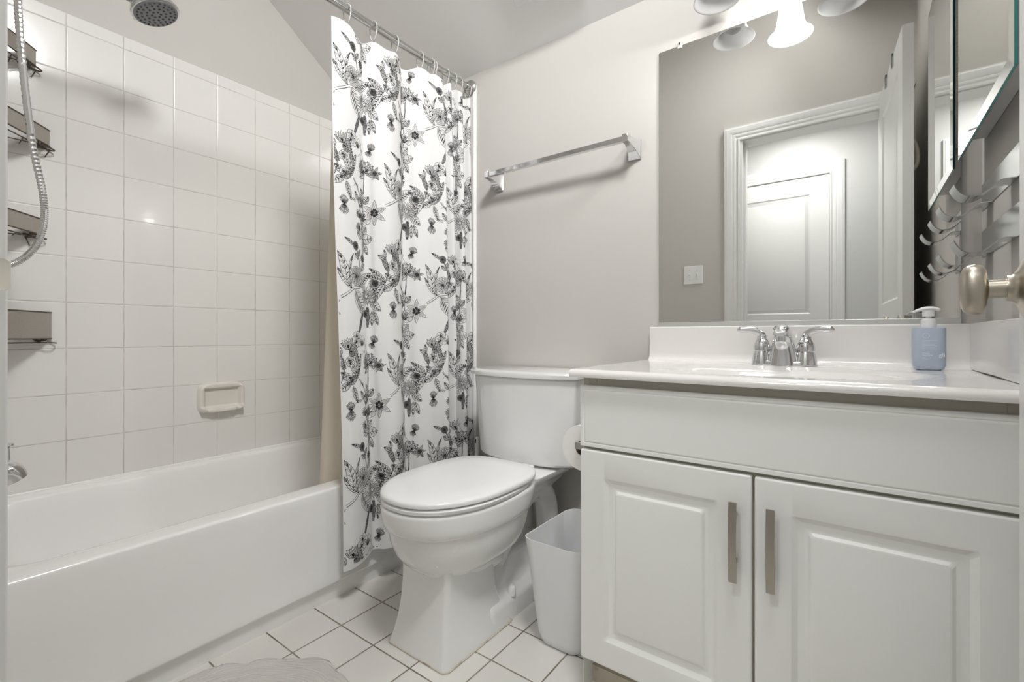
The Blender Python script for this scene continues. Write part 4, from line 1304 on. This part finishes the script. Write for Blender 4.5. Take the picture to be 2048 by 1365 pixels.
finish('piano_hinge', bm, 'channel', t, smooth=0)

# ------------------------------------------------------------------ towel racks (steel strips with bent hooks) on the right wall
def towel_rack(zb, label):
    t = thing('towel_rack', (XR, 1.37, zb), label, 'towel rack', 'steel towel racks on the right wall')
    bm = new(); box(bm, -.0018, 0, 1.19 - 1.37, 1.553 - 1.37, 0, .062)
    finish('wall_plate', bm, 'steel', t, smooth=0, bevel=.0006)
    for y0_ in (1.245, 1.442):
        bm = new(); rings = []
        prof = [(-.001, 0), (-.012, .0005), (-.022, -.0005), (-.030, -.006), (-.040, -.016), (-.052, -.0235), (-.064, -.0245), (-.075, -.019), (-.083, -.008), (-.087, .002)]
        pr = catmull([(a, 0, b) for a, b in prof], 4)
        wdt = .058
        for i, p in enumerate(pr):
            nx = pr[min(i + 1, len(pr) - 1)] - pr[max(i - 1, 0)]; nx.normalize()
            n_ = Vector((-nx.z, 0, nx.x)) * .0016
            a_, b_ = y0_ - 1.37, y0_ + wdt - 1.37
            rings.append([(p.x, a_, p.z), (p.x, b_, p.z), (p.x + n_.x, b_, p.z + n_.z), (p.x + n_.x, a_, p.z + n_.z)])
        loft(bm, rings)
        finish('hook', bm, 'steel', t, smooth=30)
    return t
towel_rack(H + .293, 'steel towel rack with curved hooks just below the medicine cabinet, upper of two')
towel_rack(H + .183, 'steel towel rack with curved hooks level with the door knob, lower of two')

# ------------------------------------------------------------------ towel bar on the back wall
t = thing('towel_bar', (-.92, D, H + .64), 'chrome towel bar on the back wall above the toilet', 'towel bar')
bxl, bxr = -1.215 + .92, -.617 + .92
bm = new(); box(bm, bxl, bxr, -.085, -.067, .009, .027); finish('bar', bm, 'chrome', t, smooth=0, bevel=.002)
for xx in (bxl, bxr):
    bm = new()
    rings = []
    for y, hx_, z0_, z1_ in ((-.0005, .0235, -.032, .034), (-.006, .0235, -.032, .034), (-.010, .021, -.027, .032), (-.025, .0165, -.014, .030), (-.045, .0125, -.003, .029), (-.065, .0105, .003, .030), (-.090, .0100, .005, .031)):
        rings.append([(xx - hx_, y, z0_), (xx + hx_, y, z0_), (xx + hx_, y, z1_), (xx - hx_, y, z1_)])
    loft(bm, rings)
    finish('post', bm, 'chrome', t, smooth=20, bevel=.0015)

# ------------------------------------------------------------------ toilet paper on the vanity side
RX, RY, RZ = -.608, 1.15, H - .303
t = thing('paper_holder', (VX0 - .0015, 1.20, RZ), 'chrome toilet paper holder on the vanity side', 'paper holder')
for yy in (1.135, 1.268):
    bm = new()
    lathe(bm, [(.016, -.0), (.016, -.006), (.010, -.010)], 'x', (0, yy - 1.20, 0), 18)
    box(bm, RX - t.location.x - .012, -.004, yy - 1.20 - .005, yy - 1.20 + .005, -.009, .009)
    finish('arm', bm, 'chrome', t, smooth=30, bevel=.001)
bm = new(); tube(bm, [(RX - t.location.x, 1.137 - 1.20, 0), (RX - t.location.x, 1.267 - 1.20, 0)], .009, 16); finish('roller', bm, 'chrome', t, smooth=60)
t = thing('toilet_paper', (RX, RY, RZ - .0101), 'white toilet paper roll hanging on the vanity side', 'toilet paper')
bm = new(); RP = .063
loft(bm, [[(r_ * math.cos(a), y, r_ * math.sin(a)) for a in [2 * PI * k / 48 for k in range(48)]] for r_, y in ((.0205, .101), (RP - .001, .101), (RP, .100), (RP, .001), (RP - .001, 0), (.0205, 0), (.0205, .101))], False, False)
finish('paper', bm, 'paper', t, smooth=40)
bm = new()
loft(bm, [[(r_ * math.cos(a), y, r_ * math.sin(a)) for a in [2 * PI * k / 32 for k in range(32)]] for r_, y in ((.0204, .1005), (.0204, .0005), (.0192, .0005), (.0192, .1005), (.0204, .1005))], False, False)
finish('core', bm, 'cardboard', t, smooth=40)

# ------------------------------------------------------------------ vanity light
SHX, SHD, SHZ = (-.323, -.170, -.027), (.118, .205, .118), H + .972
t = thing('vanity_light', (-.172, D, H + 1.085), 'three-shade vanity light above the mirror', 'wall light')
lx, lz = t.location.x, t.location.z
bm = new(); box(bm, -.20, .20, -.022, -.0005, -.012, .055); finish('back_plate', bm, 'nickel', t, smooth=0, bevel=.006)
for k, (sx, sd) in enumerate(zip(SHX, SHD)):
    x_ = sx - lx; lit = k == 1
    zb_ = SHZ - lz
    bm = new(); tube(bm, catmull([(x_ * .9, -.015, .02), (x_, -sd * .55, .045), (x_, -sd * .95, .045), (x_, -sd, .022), (x_, -sd, .004)], 5), .007, 10)
    lathe(bm, [(.014, .012), (.020, .006), (.021, -.012), (.014, -.016)], 'z', (x_, -sd, 0), 20)
    am = finish('arm', bm, 'nickel', t, smooth=50)
    bm = new()
    prof = [(.021, zb_ + .114), (.028, zb_ + .108), (.0335, zb_ + .085), (.0375, zb_ + .055), (.041, zb_ + .032), (.049, zb_ + .014), (.060, zb_ + .003), (.0645, zb_), (.0628, zb_ - .0005), (.058, zb_ + .002), (.0465, zb_ + .014), (.0385, zb_ + .032), (.035, zb_ + .055), (.031, zb_ + .085), (.021, zb_ + .110)]
    lathe(bm, prof, 'z', (x_, -sd, 0), 40, cap=False)
    sh = finish('lamp_shade', bm, 'shade_glass_lit' if lit else 'shade_glass', t, smooth=60)
    if lit: sh['label'] = 'lit white glass shade'
    bm = new(); lathe(bm, [(.011, zb_ + .10), (.012, zb_ + .085), (.021, zb_ + .062), (.025, zb_ + .045), (.022, zb_ + .030), (.012, zb_ + .022), (.002, zb_ + .020)], 'z', (x_, -sd, 0), 24)
    finish('bulb', bm, 'bulb_lit' if lit else 'white_plastic', sh, smooth=60)
lamp = bpy.data.lights.new('vanity_lamp', 'POINT'); lamp.energy = VANITY_W; lamp.shadow_soft_size = .032; lamp.color = LAMP_COL
lo = bpy.data.objects.new('lamp', lamp); C.objects.link(lo); lo.parent = t; lo.location = (SHX[1] - lx, -SHD[1], SHZ - lz + .004)

# ------------------------------------------------------------------ ceiling vent on the slope
sl = math.atan(SLOPE)
vyc = 1.432
t = thing('ceiling_vent', (-1.028, vyc, ceil_z(vyc)), 'square white ceiling vent at the top edge of the picture', 'ceiling vent')
t.rotation_euler = (-sl, 0, 0)
bm = new(); box(bm, 0, .30, -.30, 0, -.018, 0); finish('grille', bm, 'white_plastic', t, smooth=0, bevel=.004)
bm = new(); box(bm, .05, .25, -.25, -.05, -.024, -.017); finish('cover_plate', bm, 'white_plastic', t, smooth=0, bevel=.003)

# added fill lamp, out of view on the sloped ceiling, brightens the room
lyc = .40
t = thing('fill_lamp', (.01, lyc, ceil_z(lyc)), 'added round white fill lamp, unseen, high on the sloped ceiling near the door', 'fill lamp')
bm = new(); tube(bm, [(0, 0, .05), (0, 0, -.05)], .012, 12); finish('stem', bm, 'white_plastic', t, smooth=40)
hd_ = bpy.data.objects.new('fill_lamp_head', None); C.objects.link(hd_); hd_.parent = t; hd_.location = (0, 0, -.06); hd_.rotation_euler = Vector((-.74, .45, -.60)).to_track_quat('-Z', 'Y').to_euler()
bm = new(); lathe(bm, [(.03, .03), (.14, .025), (.25, -.02), (.272, -.06), (.267, -.06), (.24, -.015), (.02, .01)], 'z', (0, 0, 0), 36, cap=False); finish('lamp_shade', bm, 'white_plastic', hd_, smooth=40)
bm = new(); lathe(bm, [(.250, -.045), (.16, -.052), (.002, -.055)], 'z', (0, 0, 0), 36, cap=False); finish('diffuser', bm, 'fill_lens_lit', hd_, smooth=60)
al = bpy.data.lights.new('fill_light', 'AREA'); al.shape = 'DISK'; al.size = .48; al.energy = FILL_W; al.spread = math.radians(118); al.color = (1, 1, 1)
ao = bpy.data.objects.new('lamp', al); C.objects.link(ao); ao.parent = hd_; ao.location = (0, 0, -.062)

# added unseen hallway lamp: lights the mirrored hall, fills the bathroom through the doorway
t = thing('added_hall_lamp', (-.35, -.46, 2.44), 'added round white fill lamp, unseen, in the hallway behind the door', 'fill lamp')
bm = new(); lathe(bm, [(.15, 0), (.15, -.02), (.14, -.045), (.10, -.075), (.04, -.092), (.002, -.095)], 'z', (0, 0, 0), 36)
finish('dome', bm, 'fill_lens_lit', t, smooth=60)
al = bpy.data.lights.new('hall_fill_light', 'AREA'); al.shape = 'DISK'; al.size = .26; al.energy = HALL_FILL_W; al.color = (1, 1, 1)
ao = bpy.data.objects.new('lamp', al); C.objects.link(ao); ao.parent = t; ao.location = (0, 0, -.10)

# ------------------------------------------------------------------ round bath mat
MXc, MYc, MR = -1.05, .395, .318
bm = new(); NA, NR = 120, 44; ringsM = []
ctr = bm.verts.new((0, 0, .010))
for r in range(1, NR + 1):
    row = []
    f_ = r / NR
    for k in range(NA):
        a = 2 * PI * k / NA
        ruff = .012 * math.sin(7 * a + 1.0) * f_ ** 6 + .006 * math.sin(15 * a) * f_ ** 8
        rad_ = MR * f_ * (1 + .035 * math.sin(7 * a + .4) * f_ ** 5)
        z = .009 + .0016 * math.sin(f_ * NR * PI * .5) + (.002 * math.sin(k * PI * .5 + r)) * .4 + abs(ruff) * .9
        if r == NR: z = .001
        row.append(bm.verts.new((rad_ * math.cos(a), rad_ * math.sin(a), z)))
    ringsM.append(row)
for k in range(NA): bm.faces.new((ctr, ringsM[0][k], ringsM[0][(k + 1) % NA]))
for a_, b_ in zip(ringsM[:-1], ringsM[1:]):
    for k in range(NA): bm.faces.new((a_[k], b_[k], b_[(k + 1) % NA], a_[(k + 1) % NA]))
o = finish('bath_mat', bm, 'rug_cotton', smooth=0)
for p in o.data.polygons: p.use_smooth = True
o.location = (MXc, MYc, .0005)
tag(o, 'round off-white woven bath mat on the floor beside the tub', 'bath mat')
nt = MATS['rug_cotton'].node_tree
wv = nt.nodes.new('ShaderNodeTexWave'); wv.wave_type = 'RINGS'; wv.rings_direction = 'Z'; wv.inputs['Scale'].default_value = 42; wv.inputs['Distortion'].default_value = 1.2; wv.inputs['Detail'].default_value = 3; wv.inputs['Detail Scale'].default_value = 18
tc = nt.nodes.new('ShaderNodeTexCoord'); bp = nt.nodes.new('ShaderNodeBump'); bp.inputs['Strength'].default_value = .8; bp.inputs['Distance'].default_value = .003
nt.links.new(tc.outputs['Object'], wv.inputs['Vector']); nt.links.new(wv.outputs['Fac'], bp.inputs['Height']); nt.links.new(bp.outputs['Normal'], nt.nodes['Principled BSDF'].inputs['Normal'])
